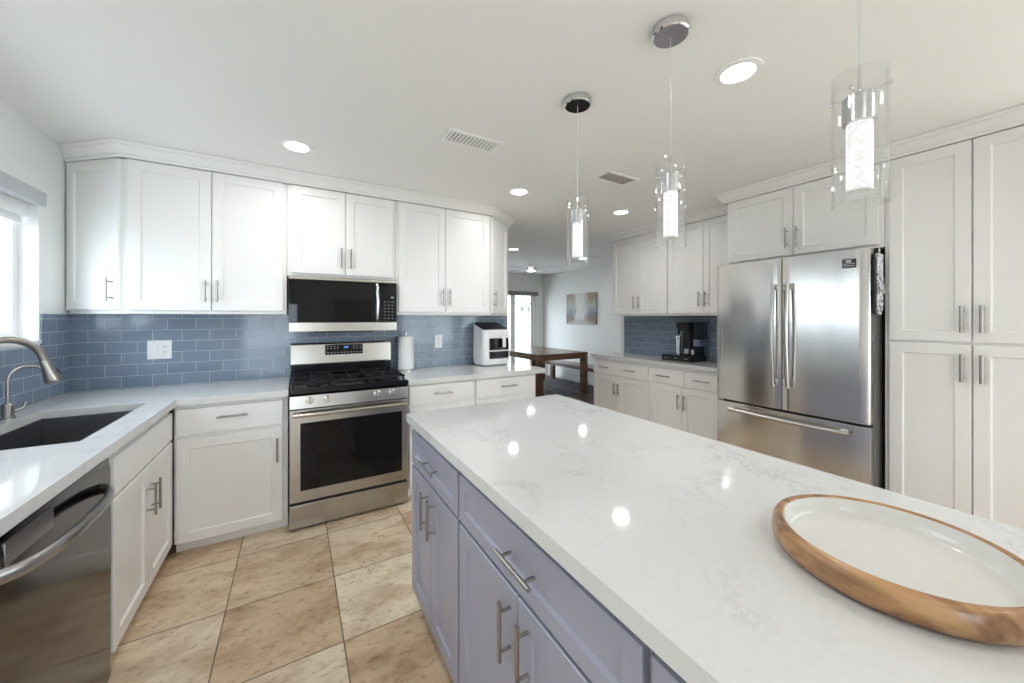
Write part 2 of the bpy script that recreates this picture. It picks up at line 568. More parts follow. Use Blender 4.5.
WHITE = mat('white_cabinet_paint', (0.83, 0.825, 0.81), 0.32, var=0.02, vscale=3)
WALL = mat('wall_paint', (0.80, 0.81, 0.79), 0.75, var=0.015, bump=0.15, bscale=350)
CEIL = mat('ceiling_paint', (0.84, 0.84, 0.83), 0.85, bump=0.1, bscale=300)
TRIMW = mat('white_trim', (0.86, 0.86, 0.86), 0.35)
LAV = mat('lavender_grey_paint', (0.325, 0.328, 0.405), 0.34, var=0.03, vscale=4)
QUARTZ = quartz_mat()
TRAV = travertine_mat()
TILE_B = tile_mat('blue_tile_back', 'xz', 0.1524 * 20)
TILE_L = tile_mat('blue_tile_left', 'yz', 0.1524 * 40 + 0.03)
TILE_R = tile_mat('blue_tile_right', 'yz', 0.1524 * 40 + 0.055)
SS_X = steel('brushed_steel_horizontal', (0.44, 0.415, 0.38), 0.24, 'x')
SS_Z = steel('brushed_steel_vertical', (0.52, 0.50, 0.475), 0.24, 'z')
def fridge_steel():
    m = steel('fridge_steel', (0.58, 0.56, 0.535), 0.155, 'y', 0.03)
    n, l = m.node_tree.nodes, m.node_tree.links
    p = n['Principled BSDF']
    n['Bump'].inputs['Strength'].default_value = 0.0
    t = n.new('ShaderNodeTangent'); t.direction_type = 'RADIAL'; t.axis = 'Z'
    l.new(t.outputs[0], p.inputs['Tangent'])
    p.inputs['Anisotropic'].default_value = 0.7
    p.inputs['Anisotropic Rotation'].default_value = 0.25
    return m


SS_F = fridge_steel()
SS_Y = steel('brushed_steel_lengthwise', (0.54, 0.52, 0.495), 0.24, 'y')
SINKM = mat('sink_steel', (0.30, 0.305, 0.32), 0.33, 1.0, var=0.06, vscale=5)
BSS = steel('black_stainless', (0.135, 0.13, 0.13), 0.11, 'y')
GUNM = steel('dark_steel', (0.40, 0.39, 0.385), 0.30, 'y')
NICK = mat('brushed_nickel', (0.37, 0.345, 0.315), 0.33, 1.0)
WIRE = mat('clear_sleeved_wire', (0.62, 0.62, 0.60), 0.4)
SATIN = mat('satin_chrome', (0.62, 0.63, 0.63), 0.26, 1.0)
CHROME = mat('chrome', (0.72, 0.73, 0.74), 0.09, 1.0)
MIRROR_DK = mat('dark_canopy_face', (0.02, 0.02, 0.022), 0.06, 0.0, spec=0.6)
MIRROR_LT = mat('mirror_canopy_face', (0.42, 0.42, 0.47), 0.12, 1.0)
BLKG = mat('black_glass', (0.005, 0.005, 0.006), 0.035, spec=0.30)
DKGL = mat('dark_window_glass', (0.004, 0.004, 0.004), 0.05, spec=0.18)
BLK = mat('black_plastic', (0.012, 0.012, 0.013), 0.28)
BLKM = mat('matte_black_iron', (0.010, 0.010, 0.012), 0.5, bump=0.2, bscale=250, spec=0.3)
ENAMEL = mat('black_enamel', (0.008, 0.008, 0.010), 0.16, spec=0.3)
GREYP = mat('dark_grey_side', (0.12, 0.115, 0.11), 0.45)
WPLAS = mat('white_plastic', (0.82, 0.82, 0.82), 0.28)
PAPER = mat('paper_towel', (0.86, 0.86, 0.86), 0.95, bump=0.3, bscale=120)
GLASS = glass('clear_glass', (0.985, 0.99, 0.99), 1.38, 0.045)
PANE = glass('window_pane', (0.97, 0.985, 0.985), 1.45, 0.0)
TANK = glass('smoky_tank', (0.62, 0.66, 0.72), 1.45, 0.02)
LENS = mat('lit_lens', (0.9, 0.9, 0.9), 0.5, emit=(1.0, 0.985, 0.95), es=16.0)


def crystal_mat():
    m, n, l, p = new('lit_bubble_crystal')
    tc = n.new('ShaderNodeTexCoord')
    v = n.new('ShaderNodeTexVoronoi'); v.inputs['Scale'].default_value = 140
    l.new(tc.outputs['Object'], v.inputs['Vector'])
    mr = n.new('ShaderNodeMapRange'); mr.inputs['From Min'].default_value = 0.0; mr.inputs['From Max'].default_value = 0.6
    mr.inputs['To Min'].default_value = PENDANT_E * 1.2; mr.inputs['To Max'].default_value = PENDANT_E * 0.55
    l.new(v.outputs['Distance'], mr.inputs['Value'])
    p.inputs['Base Color'].default_value = (0.35, 0.35, 0.35, 1)
    p.inputs['Emission Color'].default_value = (1.0, 0.985, 0.96, 1)
    l.new(mr.outputs['Result'], p.inputs['Emission Strength'])
    p.inputs['Roughness'].default_value = 0.2
    return m


CRYST = crystal_mat()
CERAM = mat('white_enamel_inlay', (0.66, 0.65, 0.615), 0.10, var=0.05, vscale=40)
TRAYW = wood_mat('mango_wood', (0.17, 0.075, 0.030), (0.47, 0.265, 0.125), 0.24, 'y', 3.0, 11, 0.5)
TABLEW = wood_mat('brown_wood', (0.105, 0.050, 0.024), (0.20, 0.105, 0.052), 0.27, 'y', 2.5)
DARKW = wood_mat('dark_floor_wood', (0.035, 0.022, 0.016), (0.075, 0.050, 0.036), 0.35, 'y', 2.0)
RUGM = speckle_mat('grey_rug', (0.075, 0.078, 0.085), (0.17, 0.175, 0.185), 9, 0.40, 0.62)
MITT = speckle_mat('speckled_cotton', (0.05, 0.05, 0.055), (0.62, 0.63, 0.65), 55, 0.40, 0.50)
SHADE = mat('grey_valance', (0.50, 0.51, 0.53), 0.7)
FABRIC = mat('white_shade_fabric', (0.83, 0.83, 0.84), 0.9)
GREYFAB = mat('charcoal_valance', (0.20, 0.205, 0.21), 0.7)
STUCCO = mat('white_stucco', (0.86, 0.86, 0.85), 0.9)
CONC = mat('pale_concrete', (0.55, 0.54, 0.52), 0.9, var=0.08)
DKWIN = mat('dark_far_window', (0.05, 0.07, 0.10), 0.1)
LBLUE = mat('blue_display', (0.02, 0.05, 0.2), 0.3, emit=(0.12, 0.3, 1.0), es=0.6)
PRINT = mat('grey_print', (0.45, 0.46, 0.48), 0.5)
VENTL = mat('lit_vent_backing', (0.55, 0.49, 0.42), 0.8)  # paler copy of the duct backing, light put into its colour
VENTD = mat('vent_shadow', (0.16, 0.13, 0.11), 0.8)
BLUEC = mat('pale_blue_canvas', (0.42, 0.50, 0.62), 0.8)

# ------------------------------------------------------------------ room shell
CZ = 2.42
XR, XD, YF, YB = 5.03, 6.46, 3.97, -6.0
struct('floor', MB().box(-0.15, XD + 0.12, YB - 0.12, 0.30, -0.12, 0.0), TRAV)
struct('floor_dining', MB().box(-0.15, XD + 0.12, 0.30, YF + 0.14, -0.12, 0.0), DARKW)
struct('ceiling', MB().box(-0.15, XD + 0.12, YB - 0.12, YF + 0.14, CZ, CZ + 0.15), CEIL)

# left wall with the sink window opening
WY0, WY1, WZ0, WZ1 = -2.16, -0.327, 1.235, 2.06  # unseen near end of the window lengthened for more daylight
wl = MB()
wl.box(-0.15, 0, YB, WY0, 0, CZ).box(-0.15, 0, WY1, YF, 0, CZ).box(-0.15, 0, WY0, WY1, 0, WZ0).box(-0.15, 0, WY0, WY1, WZ1, CZ)
wall_left = struct('wall_left', wl, WALL)
bl = MB().box(0, 0.007, WY1, -0.0075, 0.9145, 1.399).box(0, 0.007, WY0 + 0.012, WY1, 0.9145, WZ0 - 0.012)
obj('tile_backsplash', bl, TILE_L, wall_left)
# range wall
wb = MB().box(0, 3.175, 0, 0.12, 0, CZ)
wall_back = struct('wall_back', wb, WALL)
obj('tile_backsplash', MB().box(0.0075, 3.170, -0.007, 0, 0.9145, 1.70), TILE_B, wall_back)
# right wall and the return behind it
SD = (-5.80, -3.70, 2.24)  # side door opening out of view, added for daylight
wr = MB().box(XR, XR + 0.12, SD[1], 0.14, 0, CZ).box(XR, XR + 0.12, YB, SD[0], 0, CZ).box(XR, XR + 0.12, SD[0], SD[1], SD[2], CZ).box(XR + 0.12, XD, 0.02, 0.14, 0, CZ)
wall_right = struct('wall_right', wr, WALL)
obj('tile_backsplash', MB().box(XR - 0.007, XR, -1.70, 0.085, 0.9145, 1.405), TILE_R, wall_right)
obj('tile_edge', MB().box(XR - 0.009, XR, 0.085, 0.14, 0.9145, 1.405, 0.002), TRIMW, wall_right)
struct('wall_dining', MB().box(XD, XD + 0.12, 0.02, YF, 0, CZ), WALL)
# far wall with the glass door opening
DX0, DX1, DZ = 4.02, 6.225, 2.03
struct('wall_far', MB().box(-0.15, DX0, YF, YF + 0.14, 0, CZ).box(DX1, XD + 0.12, YF, YF + 0.14, 0, CZ).box(DX0, DX1, YF, YF + 0.14, DZ, CZ), WALL)
# rear wall (behind the camera) with a glass door and an added wide daylight window
rw = MB()
RD = (0.25, 1.30, 1.72)
RW = (3.50, 4.95, 0.12, 2.28)
rw.box(0, RD[0], YB - 0.12, YB, 0, CZ).box(RD[0], RD[1], YB - 0.12, YB, RD[2], CZ).box(RD[1], RW[0], YB - 0.12, YB, 0, CZ)
rw.box(RW[0], RW[1], YB - 0.12, YB, 0, RW[2]).box(RW[0], RW[1], YB - 0.12, YB, RW[3], CZ).box(RW[1], XR, YB - 0.12, YB, 0, CZ)
struct('wall_rear', rw, WALL)
struct('baseboard_dining', MB().box(XD - 0.014, XD, 0.14, YF - 0.002, 0, 0.10, 0.004), TRIMW)

# sink window: frame, sash, pane, jamb liner
win = struct('window_1', MB().box(-0.15, -0.001, WY1, WY1 - 0.012, WZ0, WZ1).box(-0.15, -0.001, WY0, WY0 + 0.012, WZ0, WZ1)
             .box(-0.15, 0.012, WY0 + 0.012, WY1 - 0.012, WZ0, WZ0 + 0.018, 0.003).box(-0.15, -0.001, WY0 + 0.012, WY1 - 0.012, WZ1 - 0.012, WZ1), TRIMW)
f = MB()
a, b = WY0 + 0.0125, WY1 - 0.0125
f.box(-0.125, -0.075, a, a + 0.045, WZ0 + 0.018, WZ1 - 0.013, 0.004).box(-0.125, -0.075, b - 0.045, b, WZ0 + 0.018, WZ1 - 0.013, 0.004)
f.box(-0.125, -0.075, a + 0.045, b - 0.045, WZ0 + 0.018, WZ0 + 0.065, 0.004).box(-0.125, -0.075, a + 0.045, b - 0.045, WZ1 - 0.06, WZ1 - 0.013, 0.004)
f.box(-0.120, -0.080, -1.265, -1.22, WZ0 + 0.065, WZ1 - 0.06, 0.004)
obj('window_frame', f, TRIMW, win)
obj('pane', MB().box(-0.103, -0.097, a + 0.04, b - 0.04, WZ0 + 0.06, WZ1 - 0.055), PANE, win)
# white scroll grille outside the sink window
g = thing('window_grille', 'white scrolled metal grille outside the window above the sink', 'grille', (-0.30, -1.05, 1.1))
gb = MB()
for z in (1.22, 1.40, 1.62, 1.80):
    gb.cyl((-0.30, -2.3, z), (-0.30, -0.30, z), 0.010, 8)
for y in (-2.25, -1.85, -1.45, -1.05, -0.65, -0.33):
    gb.cyl((-0.30, y, 1.0), (-0.30, y, 2.05), 0.010, 8)
obj('bar', gb, TRIMW, g)
for y in (-2.05, -1.65, -1.25, -0.85, -0.49):
    for s in (-1, 1):
        pts = [(-0.30, y + s * (0.13 * math.cos(t) - 0.0), 1.71 + 0.16 * math.sin(t)) for t in [i * math.pi / 12 for i in range(-4, 9)]]
        obj('scroll', MB().tube(pts, 0.008, 8), TRIMW, g)
# roller shade in the window
sh = thing('roller_shade', 'white roller shade under a grey valance above the sink window', 'window shade', (0.03, -1.05, 1.96))
obj('valance', MB().box(0.001, 0.046, -2.24, -0.380, 1.984, 2.058, 0.003), SHADE, sh)
obj('shade_fabric', MB().box(-0.055, -0.052, -2.12, -0.365, 1.895, 2.045).box(-0.052, -0.02, -2.12, -0.365, 1.92, 2.045, 0.01), FABRIC, sh)
obj('hem_bar', MB().box(-0.060, -0.047, -2.12, -0.365, 1.883, 1.898, 0.003), TRIMW, sh)

# far glass door
dr = struct('door_1', MB().box(DX0, DX0 + 0.05, YF + 0.02, YF + 0.12, 0, DZ).box(DX1 - 0.05, DX1, YF + 0.02, YF + 0.12, 0, DZ)
            .box(DX0 + 0.05, DX1 - 0.05, YF + 0.02, YF + 0.12, DZ - 0.05, DZ).box(DX0 + 0.05, DX1 - 0.05, YF + 0.02, YF + 0.12, 0, 0.03), TRIMW)
for x0, x1 in ((4.075, 5.08), (5.085, 5.615), (5.62, 6.172)):
    st = 0.058
    f = MB().box(x0, x0 + st, YF + 0.05, YF + 0.09, 0.031, DZ - 0.051).box(x1 - st, x1, YF + 0.05, YF + 0.09, 0.031, DZ - 0.051)
    f.box(x0 + st, x1 - st, YF + 0.05, YF + 0.09, 0.031, 0.20).box(x0 + st, x1 - st, YF + 0.05, YF + 0.09, DZ - 0.12, DZ - 0.051)
    f.box(x0 + st, x1 - st, YF + 0.055, YF + 0.085, 1.715, 1.74).box((x0 + x1) / 2 - 0.011, (x0 + x1) / 2 + 0.011, YF + 0.055, YF + 0.085, 1.74, DZ - 0.12)
    fo = obj('door_panel', f, TRIMW, dr)
    obj('pane', MB().box(x0 + st, x1 - st, YF + 0.067, YF + 0.073, 0.20, DZ - 0.12), PANE, fo)
va = thing('window_valance', 'charcoal roller shade cassette above the far glass door', 'window shade', (5.1, YF - 0.05, 1.915))
obj('cassette', MB().box(3.95, 6.24, YF - 0.09, YF - 0.002, 1.915, 2.005, 0.004), GREYFAB, va)
# rear glass door (seen only in reflections); wide window added for daylight
rd = struct('door_2', MB().box(RD[0], RD[0] + 0.05, YB - 0.1, YB - 0.03, 0, RD[2]).box(RD[1] - 0.05, RD[1], YB - 0.1, YB - 0.03, 0, RD[2])
            .box(RD[0] + 0.05, RD[1] - 0.05, YB - 0.1, YB - 0.03, RD[2] - 0.06, RD[2]).box(RD[0] + 0.05, RD[1] - 0.05, YB - 0.1, YB - 0.03, 0, 0.12), TRIMW)
obj('pane', MB().box(RD[0] + 0.05, RD[1] - 0.05, YB - 0.068, YB - 0.062, 0.12, RD[2] - 0.06), PANE, rd)
w2 = struct('added_window', MB().box(RW[0], RW[0] + 0.05, YB - 0.1, YB - 0.03, RW[2], RW[3]).box(RW[1] - 0.05, RW[1], YB - 0.1, YB - 0.03, RW[2], RW[3])
            .box(RW[0] + 0.05, RW[1] - 0.05, YB - 0.1, YB - 0.03, RW[3] - 0.05, RW[3]).box(RW[0] + 0.05, RW[1] - 0.05, YB - 0.1, YB - 0.03, RW[2], RW[2] + 0.05)
            .box(4.20, 4.26, YB - 0.1, YB - 0.03, RW[2] + 0.05, RW[3] - 0.05), TRIMW)
obj('pane', MB().box(RW[0] + 0.05, RW[1] - 0.05, YB - 0.068, YB - 0.062, RW[2] + 0.05, RW[3] - 0.05), PANE, w2)

d3 = struct('added_door', MB().box(XR + 0.02, XR + 0.10, SD[0], SD[0] + 0.06, 0, SD[2]).box(XR + 0.02, XR + 0.10, SD[1] - 0.06, SD[1], 0, SD[2])
            .box(XR + 0.02, XR + 0.10, SD[0] + 0.06, SD[1] - 0.06, SD[2] - 0.06, SD[2]).box(XR + 0.02, XR + 0.10, SD[0] + 0.06, SD[1] - 0.06, 0, 0.04)
            .box(XR + 0.03, XR + 0.09, -4.79, -4.71, 0.04, SD[2] - 0.06), TRIMW)
obj('pane', MB().box(XR + 0.057, XR + 0.063, SD[0] + 0.06, SD[1] - 0.06, 0.04, SD[2] - 0.06), PANE, d3)  # unseen glass door added to let in more sky

# outdoors beyond the far door
struct('ground', MB().box(-14, 24, YB - 14, 22, -0.30, -0.14), CONC)
gw = obj('sky_blocker_wall', MB().box(-3.4, -3.25, -9, 3.2, -0.14, 1.95, 0.01), STUCCO)  # wall added to block part of the sky at the sink window
gw['label'] = 'added white wall dimming the sky outside the window above the sink'
gw['category'] = 'added wall'
hs = thing('neighbour_house', 'white house with dark windows beyond the far glass door', 'house', (9.0, 10.0, -0.14))
obj('house_wall', MB().box(3.5, 16, 10.0, 10.2, -0.14, 4.2), STUCCO, hs)
for x, q in ((7.6, 0.26), (9.47, 0.24), (9.83, 0.26), (11.6, 0.26)):
    wd_ = obj('window', MB().box(x, x + q, 9.97, 10.0, 1.62, 1.92, 0.01), TRIMW, hs)
    obj('pane', MB().box(x + 0.03, x + q - 0.03, 9.962, 9.969, 1.65, 1.89), DKWIN, wd_)

# ------------------------------------------------------------------ crown mouldings
def crown(z0=2.335):
    return [(o, z0 + h) for o, h in ((0.0, 0.0), (0.014, 0.0), (0.017, 0.004), (0.017, 0.013), (0.024, 0.016), (0.024, 0.024), (0.029, 0.028),
                                     (0.036, 0.044), (0.048, 0.056), (0.052, 0.058), (0.052, 0.066), (0.060, 0.069), (0.063, 0.073), (0.063, 0.083), (0.0, 0.083))]


t1 = struct('trim_1', MB().sweep([(0.001, -0.052), (0.325, -0.339), (2.795, -0.339), (3.168, -0.030), (3.168, -0.001)], crown()), WHITE)
t2 = struct('trim_2', MB().sweep([(XR - 0.001, -0.036), (4.667, -0.036), (4.667, -1.654), (4.337, -1.654), (4.337, -3.322), (XR - 0.001, -3.322)], crown()), WHITE)

# ------------------------------------------------------------------ cabinets (local frame: x right, y into the cabinet, z up)
def handle_mb(x, z, ln, vertical, r=0.0058, y=-0.02, out=0.032):
    m = MB()
    h = ln / 2
    e = h * 0.66
    if vertical:
        m.cyl((x, y - out, z - h), (x, y - out, z + h), r, 12)
        for s in (-e, e):
            m.cyl((x, y - out, z + s), (x, y + 0.0005, z + s), r * 0.8, 10)
    else:
        m.cyl((x - h, y - out, z), (x + h, y - out, z), r, 12)
        for s in (-e, e):
            m.cyl((x + s, y - out, z), (x + s, y + 0.0005, z), r * 0.8, 10)
    return m


def cabinet(name, label, cat, group, loc, rz, w, d, z0, z1, fronts, paint, toe=None, poly=None):
    t = thing(name, label, cat, (loc[0], loc[1], 0), rz, group)
    b = MB()
    if poly:
        b.prism(poly, z0, z1)
    elif toe:
        b.box(0.0006, w - 0.0006, 0, d, toe, z1, 0.0012).box(0.0006, w - 0.0006, 0.045, d - 0.001, 0.001, toe)
    else:
        b.box(0.0006, w - 0.0006, 0, d, z0, z1, 0.0012)
    body = obj('cabinet_body', b, paint, t, local=True)
    for f in fronts:
        kind, x0, x1, a, c = f[:5]
        hd = f[5] if len(f) > 5 else None
        m = MB()
        if kind == 'drawer' or kind == 'panel':
            m.box(x0, x1, -0.02, 0, a, c, 0.003)
        elif kind == 'sdrawer':
            m.shaker(x0, x1, a, c, rail=0.042)
        else:
            m.shaker(x0, x1, a, c)
        nm = {'drawer': 'drawer', 'sdrawer': 'drawer', 'panel': 'front_panel', 'door': 'door'}[kind]
        o = obj(nm, m, paint, t, local=True)
        for k in ([hd] if hd and not isinstance(hd, list) else hd or []):
            obj('handle', handle_mb(k[1], k[2], k[3], k[0] == 'v', *k[4:]), NICK, o, local=True)
    return t


UZ0, UZ1 = 1.402, 2.334
GU = 'white wall cabinets'
# range wall, uppers
cabinet('wall_cabinet', 'narrow angled white wall cabinet in the corner beside the sink window', 'cabinet', GU, (0.012, -0.055), R(-40.3), 0.40, 0.2, UZ0, UZ1,
        [('door', 0.008, 0.406, 1.425, 2.331, ('v', 0.366, 1.545, 0.145))], WHITE,
        poly=[(0, 0), (0.4165, 0), (0.2115, 0.2435), (-0.030, 0.0385)])
cabinet('wall_cabinet', 'white two-door wall cabinet left of the microwave', 'cabinet', GU, (0.330, -0.325), 0, 0.837, 0.318, UZ0, UZ1,
        [('door', 0.021, 0.416, 1.425, 2.331, ('v', 0.388, 1.550, 0.145)), ('door', 0.420, 0.814, 1.425, 2.331, ('v', 0.450, 1.550, 0.145))], WHITE)
cabinet('wall_cabinet', 'short white two-door wall cabinet above the microwave', 'cabinet', GU, (1.168, -0.325), 0, 0.762, 0.318, 1.682, UZ1,
        [('door', 0.028, 0.381, 1.702, 2.331, ('v', 0.352, 1.825, 0.150)), ('door', 0.385, 0.735, 1.702, 2.331, ('v', 0.418, 1.825, 0.150))], WHITE)
cabinet('wall_cabinet', 'white two-door wall cabinet right of the microwave above the air fryer', 'cabinet', GU, (1.931, -0.325), 0, 0.866, 0.318, UZ0, UZ1,
        [('door', 0.018, 0.418, 1.425, 2.331, ('v', 0.390, 1.553, 0.150)), ('door', 0.422, 0.846, 1.425, 2.331, ('v', 0.452, 1.553, 0.150))], WHITE)
ca, sa = math.cos(R(39.5)), math.sin(R(39.5))
cabinet('wall_cabinet', 'narrow angled white wall cabinet ending the range wall run', 'cabinet', GU, (2.800, -0.325), R(39.5), 0.43, 0.2, UZ0, UZ1,
        [('door', 0.008, 0.408, 1.425, 2.331, ('v', 0.026, 1.553, 0.150))], WHITE,
        poly=[(0, 0), (0.468, 0), (0.468 + 0.0205 * sa, 0.0205 * ca), (0.318 * sa, 0.318 * ca)])
# coffee wall, uppers
cabinet('wall_cabinet', 'white two-door wall cabinet at the dining end of the coffee wall', 'cabinet', GU, (4.680, -0.045), R(-90), 0.804, 0.342, UZ0, UZ1,
        [('door', 0.010, 0.397, 1.425, 2.331, ('v', 0.364, 1.560, 0.150)), ('door', 0.401, 0.800, 1.425, 2.331, ('v', 0.434, 1.560, 0.150))], WHITE)
cabinet('wall_cabinet', 'white two-door wall cabinet above the coffee maker next to the fridge', 'cabinet', GU, (4.680, -0.850), R(-90), 0.804, 0.342, UZ0, UZ1,
        [('door', 0.006, 0.400, 1.425, 2.331, ('v', 0.368, 1.565, 0.150)), ('door', 0.404, 0.794, 1.425, 2.331, ('v', 0.434, 1.565, 0.150))], WHITE)
cabinet('wall_cabinet', 'deep short white two-door cabinet over the fridge', 'cabinet', GU, (4.350, -1.660), R(-90), 0.961, 0.672, 1.815, UZ1,
        [('door', 0.016, 0.481, 1.835, 2.331, ('v', 0.447, 1.960, 0.150)), ('door', 0.485, 0.938, 1.835, 2.331, ('v', 0.512, 1.960, 0.150))], WHITE)
cabinet('pantry_cabinet', 'tall white four-door pantry cabinet right of the fridge', 'cabinet', None, (4.350, -2.622), R(-90), 0.700, 0.672, 0, UZ1,
        [('door', 0.022, 0.339, 1.246, 2.331, ('v', 0.309, 1.370, 0.145, 0.008)), ('door', 0.345, 0.680, 1.246, 2.331, ('v', 0.377, 1.370, 0.145, 0.008)),
         ('door', 0.022, 0.339, 0.10, 1.232, ('v', 0.309, 1.106, 0.150, 0.008)), ('door', 0.345, 0.680, 0.10, 1.232, ('v', 0.377, 1.106, 0.150, 0.008))], WHITE, toe=0.09)
# range wall, base units
GB = 'white base cabinets'
cabinet('base_cabinet', 'white base cabinet with one drawer and door left of the range', 'cabinet', GB, (0.617, -0.600), 0, 0.561, 0.592, 0, 0.8735,
        [('drawer', 0.013, 0.532, 0.694, 0.848, ('h', 0.275, 0.788, 0.150)), ('door', 0.013, 0.532, 0.074, 0.672, ('v', 0.503, 0.540, 0.150))], WHITE, toe=0.069)
cabinet('base_cabinet', 'white sink base cabinet with two doors under the sink', 'cabinet', GB, (0.597, -1.424), R(90), 0.822, 0.06, 0, 0.8735,
        [('panel', 0.014, 0.796, 0.686, 0.836), ('door', 0.014, 0.404, 0.085, 0.672, ('v', 0.373, 0.520, 0.150)), ('door', 0.408, 0.796, 0.085, 0.672, ('v', 0.440, 0.520, 0.150))], WHITE, toe=0.08)
cabinet('base_cabinet', 'white base cabinet immediately right of the range', 'cabinet', GB, (1.951, -0.600), 0, 0.556, 0.592, 0, 0.8735,
        [('drawer', 0.012, 0.545, 0.712, 0.858, ('h', 0.278, 0.787, 0.150)), ('door', 0.012, 0.545, 0.085, 0.692, ('v', 0.045, 0.57, 0.150))], WHITE, toe=0.08)
cabinet('base_cabinet', 'white end base cabinet beneath the air fryer', 'cabinet', GB, (2.508, -0.600), 0, 0.616, 0.592, 0, 0.8735,
        [('drawer', 0.012, 0.601, 0.712, 0.858, ('h', 0.314, 0.789, 0.150)), ('door', 0.012, 0.601, 0.085, 0.692, ('v', 0.045, 0.57, 0.150))], WHITE, toe=0.08)
# coffee wall, base units
cabinet('base_cabinet', 'white two-door base cabinet with wide twin-handled drawer at the dining end of the coffee wall', 'cabinet', GB, (4.605, 0.215), R(-90), 0.889, 0.415, 0, 0.8735,
        [('drawer', 0.012, 0.872, 0.678, 0.832, [('h', 0.216, 0.761, 0.145), ('h', 0.628, 0.763, 0.160)]),
         ('door', 0.012, 0.418, 0.085, 0.662, ('v', 0.387, 0.515, 0.145)), ('door', 0.422, 0.872, 0.085, 0.662, ('v', 0.452, 0.515, 0.145))], WHITE, toe=0.08)
cabinet('base_cabinet', 'white base cabinet with two drawers and two doors next to the fridge', 'cabinet', GB, (4.605, -0.675), R(-90), 0.790, 0.415, 0, 0.8735,
        [('drawer', 0.014, 0.422, 0.690, 0.842, ('h', 0.193, 0.765, 0.165)), ('drawer', 0.428, 0.772, 0.690, 0.842, ('h', 0.620, 0.768, 0.165)),
         ('door', 0.014, 0.398, 0.085, 0.672, ('v', 0.368, 0.527, 0.155)), ('door', 0.402, 0.772, 0.085, 0.672, ('v', 0.435, 0.527, 0.155))], WHITE, toe=0.08)
# island units
GI = 'lavender grey island cabinets'
def island(label, y, wd_):
    h = wd_ / 2
    return cabinet('island_cabinet', label, 'cabinet', GI, (1.722, y), R(-90), wd_, 0.60, 0, 0.8735,
                   [('sdrawer', 0.010, wd_ - 0.008, 0.684, 0.840, ('h', h + 0.02, 0.765, 0.165)),
                    ('door', 0.010, h - 0.0015, 0.083, 0.672, ('v', h - 0.038, 0.568, 0.156)), ('door', h + 0.0015, wd_ - 0.008, 0.083, 0.672, ('v', h + 0.050, 0.568, 0.156))], LAV, toe=0.08)
island('lavender grey island cabinet at the range end', -1.634, 0.590)
island('wider lavender grey island cabinet, second from the range', -2.225, 0.787)
island('lavender grey island cabinet nearest the camera', -3.013, 0.787)
struct_back = thing('island_back_panel', 'lavender grey panel closing the fridge side of the island', 'panel', (2.33, -2.72, 0))
obj('panel', MB().box(2.323, 2.343, -3.80, -1.634, 0.0, 0.8735, 0.002), LAV, struct_back)

# ------------------------------------------------------------------ worktops
SX0, SX1, SY0, SY1 = 0.135, 0.522, -1.402, -0.655
def in_left(x, y):
    if SX0 < x < SX1 and SY0 < y < SY1:
        return False
    return x < 0.638 or y > -0.652
wt = thing('worktop', 'L-shaped white quartz worktop around the sink', 'worktop', (0.32, -1.1, 0.874))
obj('slab', MB().cells([0.0075, SX0, SX1, 0.638, 1.181], [-2.15, SY0, SY1, -0.652, -0.0075], in_left, 0.874, 0.914, 0.002), QUARTZ, wt)
obj('end_panel', MB().box(0.01, 0.60, -2.148, -2.095, 0.0, 0.8735, 0.002), WHITE, wt)
wt = thing('worktop', 'white quartz worktop under the air fryer and paper towels', 'worktop', (2.57, -0.33, 0.874))
obj('slab', MB().box(1.948, 3.205, -0.652, -0.0075, 0.874, 0.914, 0.002), QUARTZ, wt)
wt = thing('worktop', 'white quartz worktop under the coffee maker', 'worktop', (4.8, -0.6, 0.874))
obj('slab', MB().box(4.562, XR - 0.0075, -1.690, 0.240, 0.874, 0.914, 0.002), QUARTZ, wt)
wt = thing('worktop', 'large white veined quartz island worktop holding the round tray', 'worktop', (2.13, -2.7, 0.874))
obj('slab', MB().box(1.681, 2.588, -3.92, -1.622, 0.874, 0.914, 0.002), QUARTZ, wt)

# ------------------------------------------------------------------ sink and faucets
sk = thing('sink', 'dark stainless undermount sink in the left worktop', 'sink', (0.33, -1.03, 0.66))
b = MB()
zt, zb, k = 0.8735, 0.665, 0.012
x0, x1, y0, y1 = SX0 - 0.003, SX1 + 0.003, SY0 - 0.003, SY1 + 0.003
b.box(x0 - k, x0, y0 - k, y1 + k, zb - k, zt).box(x1, x1 + k, y0 - k, y1 + k, zb - k, zt)
b.box(x0, x1, y0 - k, y0, zb - k, zt).box(x0, x1, y1, y1 + k, zb - k, zt).box(x0, x1, y0, y1, zb - k, zb)
obj('basin', b, SINKM, sk)
obj('drain', MB().lathe([(0, 0.004), (0.03, 0.003), (0.045, 0.005), (0.055, 0.001), (0.055, 0)], (0.33, -1.03, zb), 32), NICK, sk)

fc = thing('kitchen_faucet', 'large arched pull-down stainless faucet over the sink', 'faucet', (0.078, -1.045, 0.914))
obj('base', MB().lathe([(0, 0.001), (0.031, 0.001), (0.031, 0.012), (0.024, 0.02), (0.023, 0.12), (0.019, 0.128), (0, 0.128)], (0.078, -1.045, 0.914), 28), NICK, fc)
P0, P1 = Vector((0.078, -1.045)), Vector((0.232, -0.880))
dv = (P1 - P0)
pts = [(0.078, -1.045, 1.04), (0.078, -1.045, 1.12)]
for i in range(0, 17):
    a = math.pi - i * math.pi / 16 * 0.95
    r_ = dv.length / 2
    s_ = dv.length / 2 + r_ * math.cos(a)
    p = P0 + dv.normalized() * s_
    pts.append((p.x, p.y, 1.160 + 0.122 * math.sin(a)))
obj('spout', MB().tube(pts, 0.0145, 16), NICK, fc)
e = Vector(pts[-1]); dn = (e - Vector(pts[-2])).normalized(); dn = (dn + Vector((0.06, 0.06, 0))).normalized()
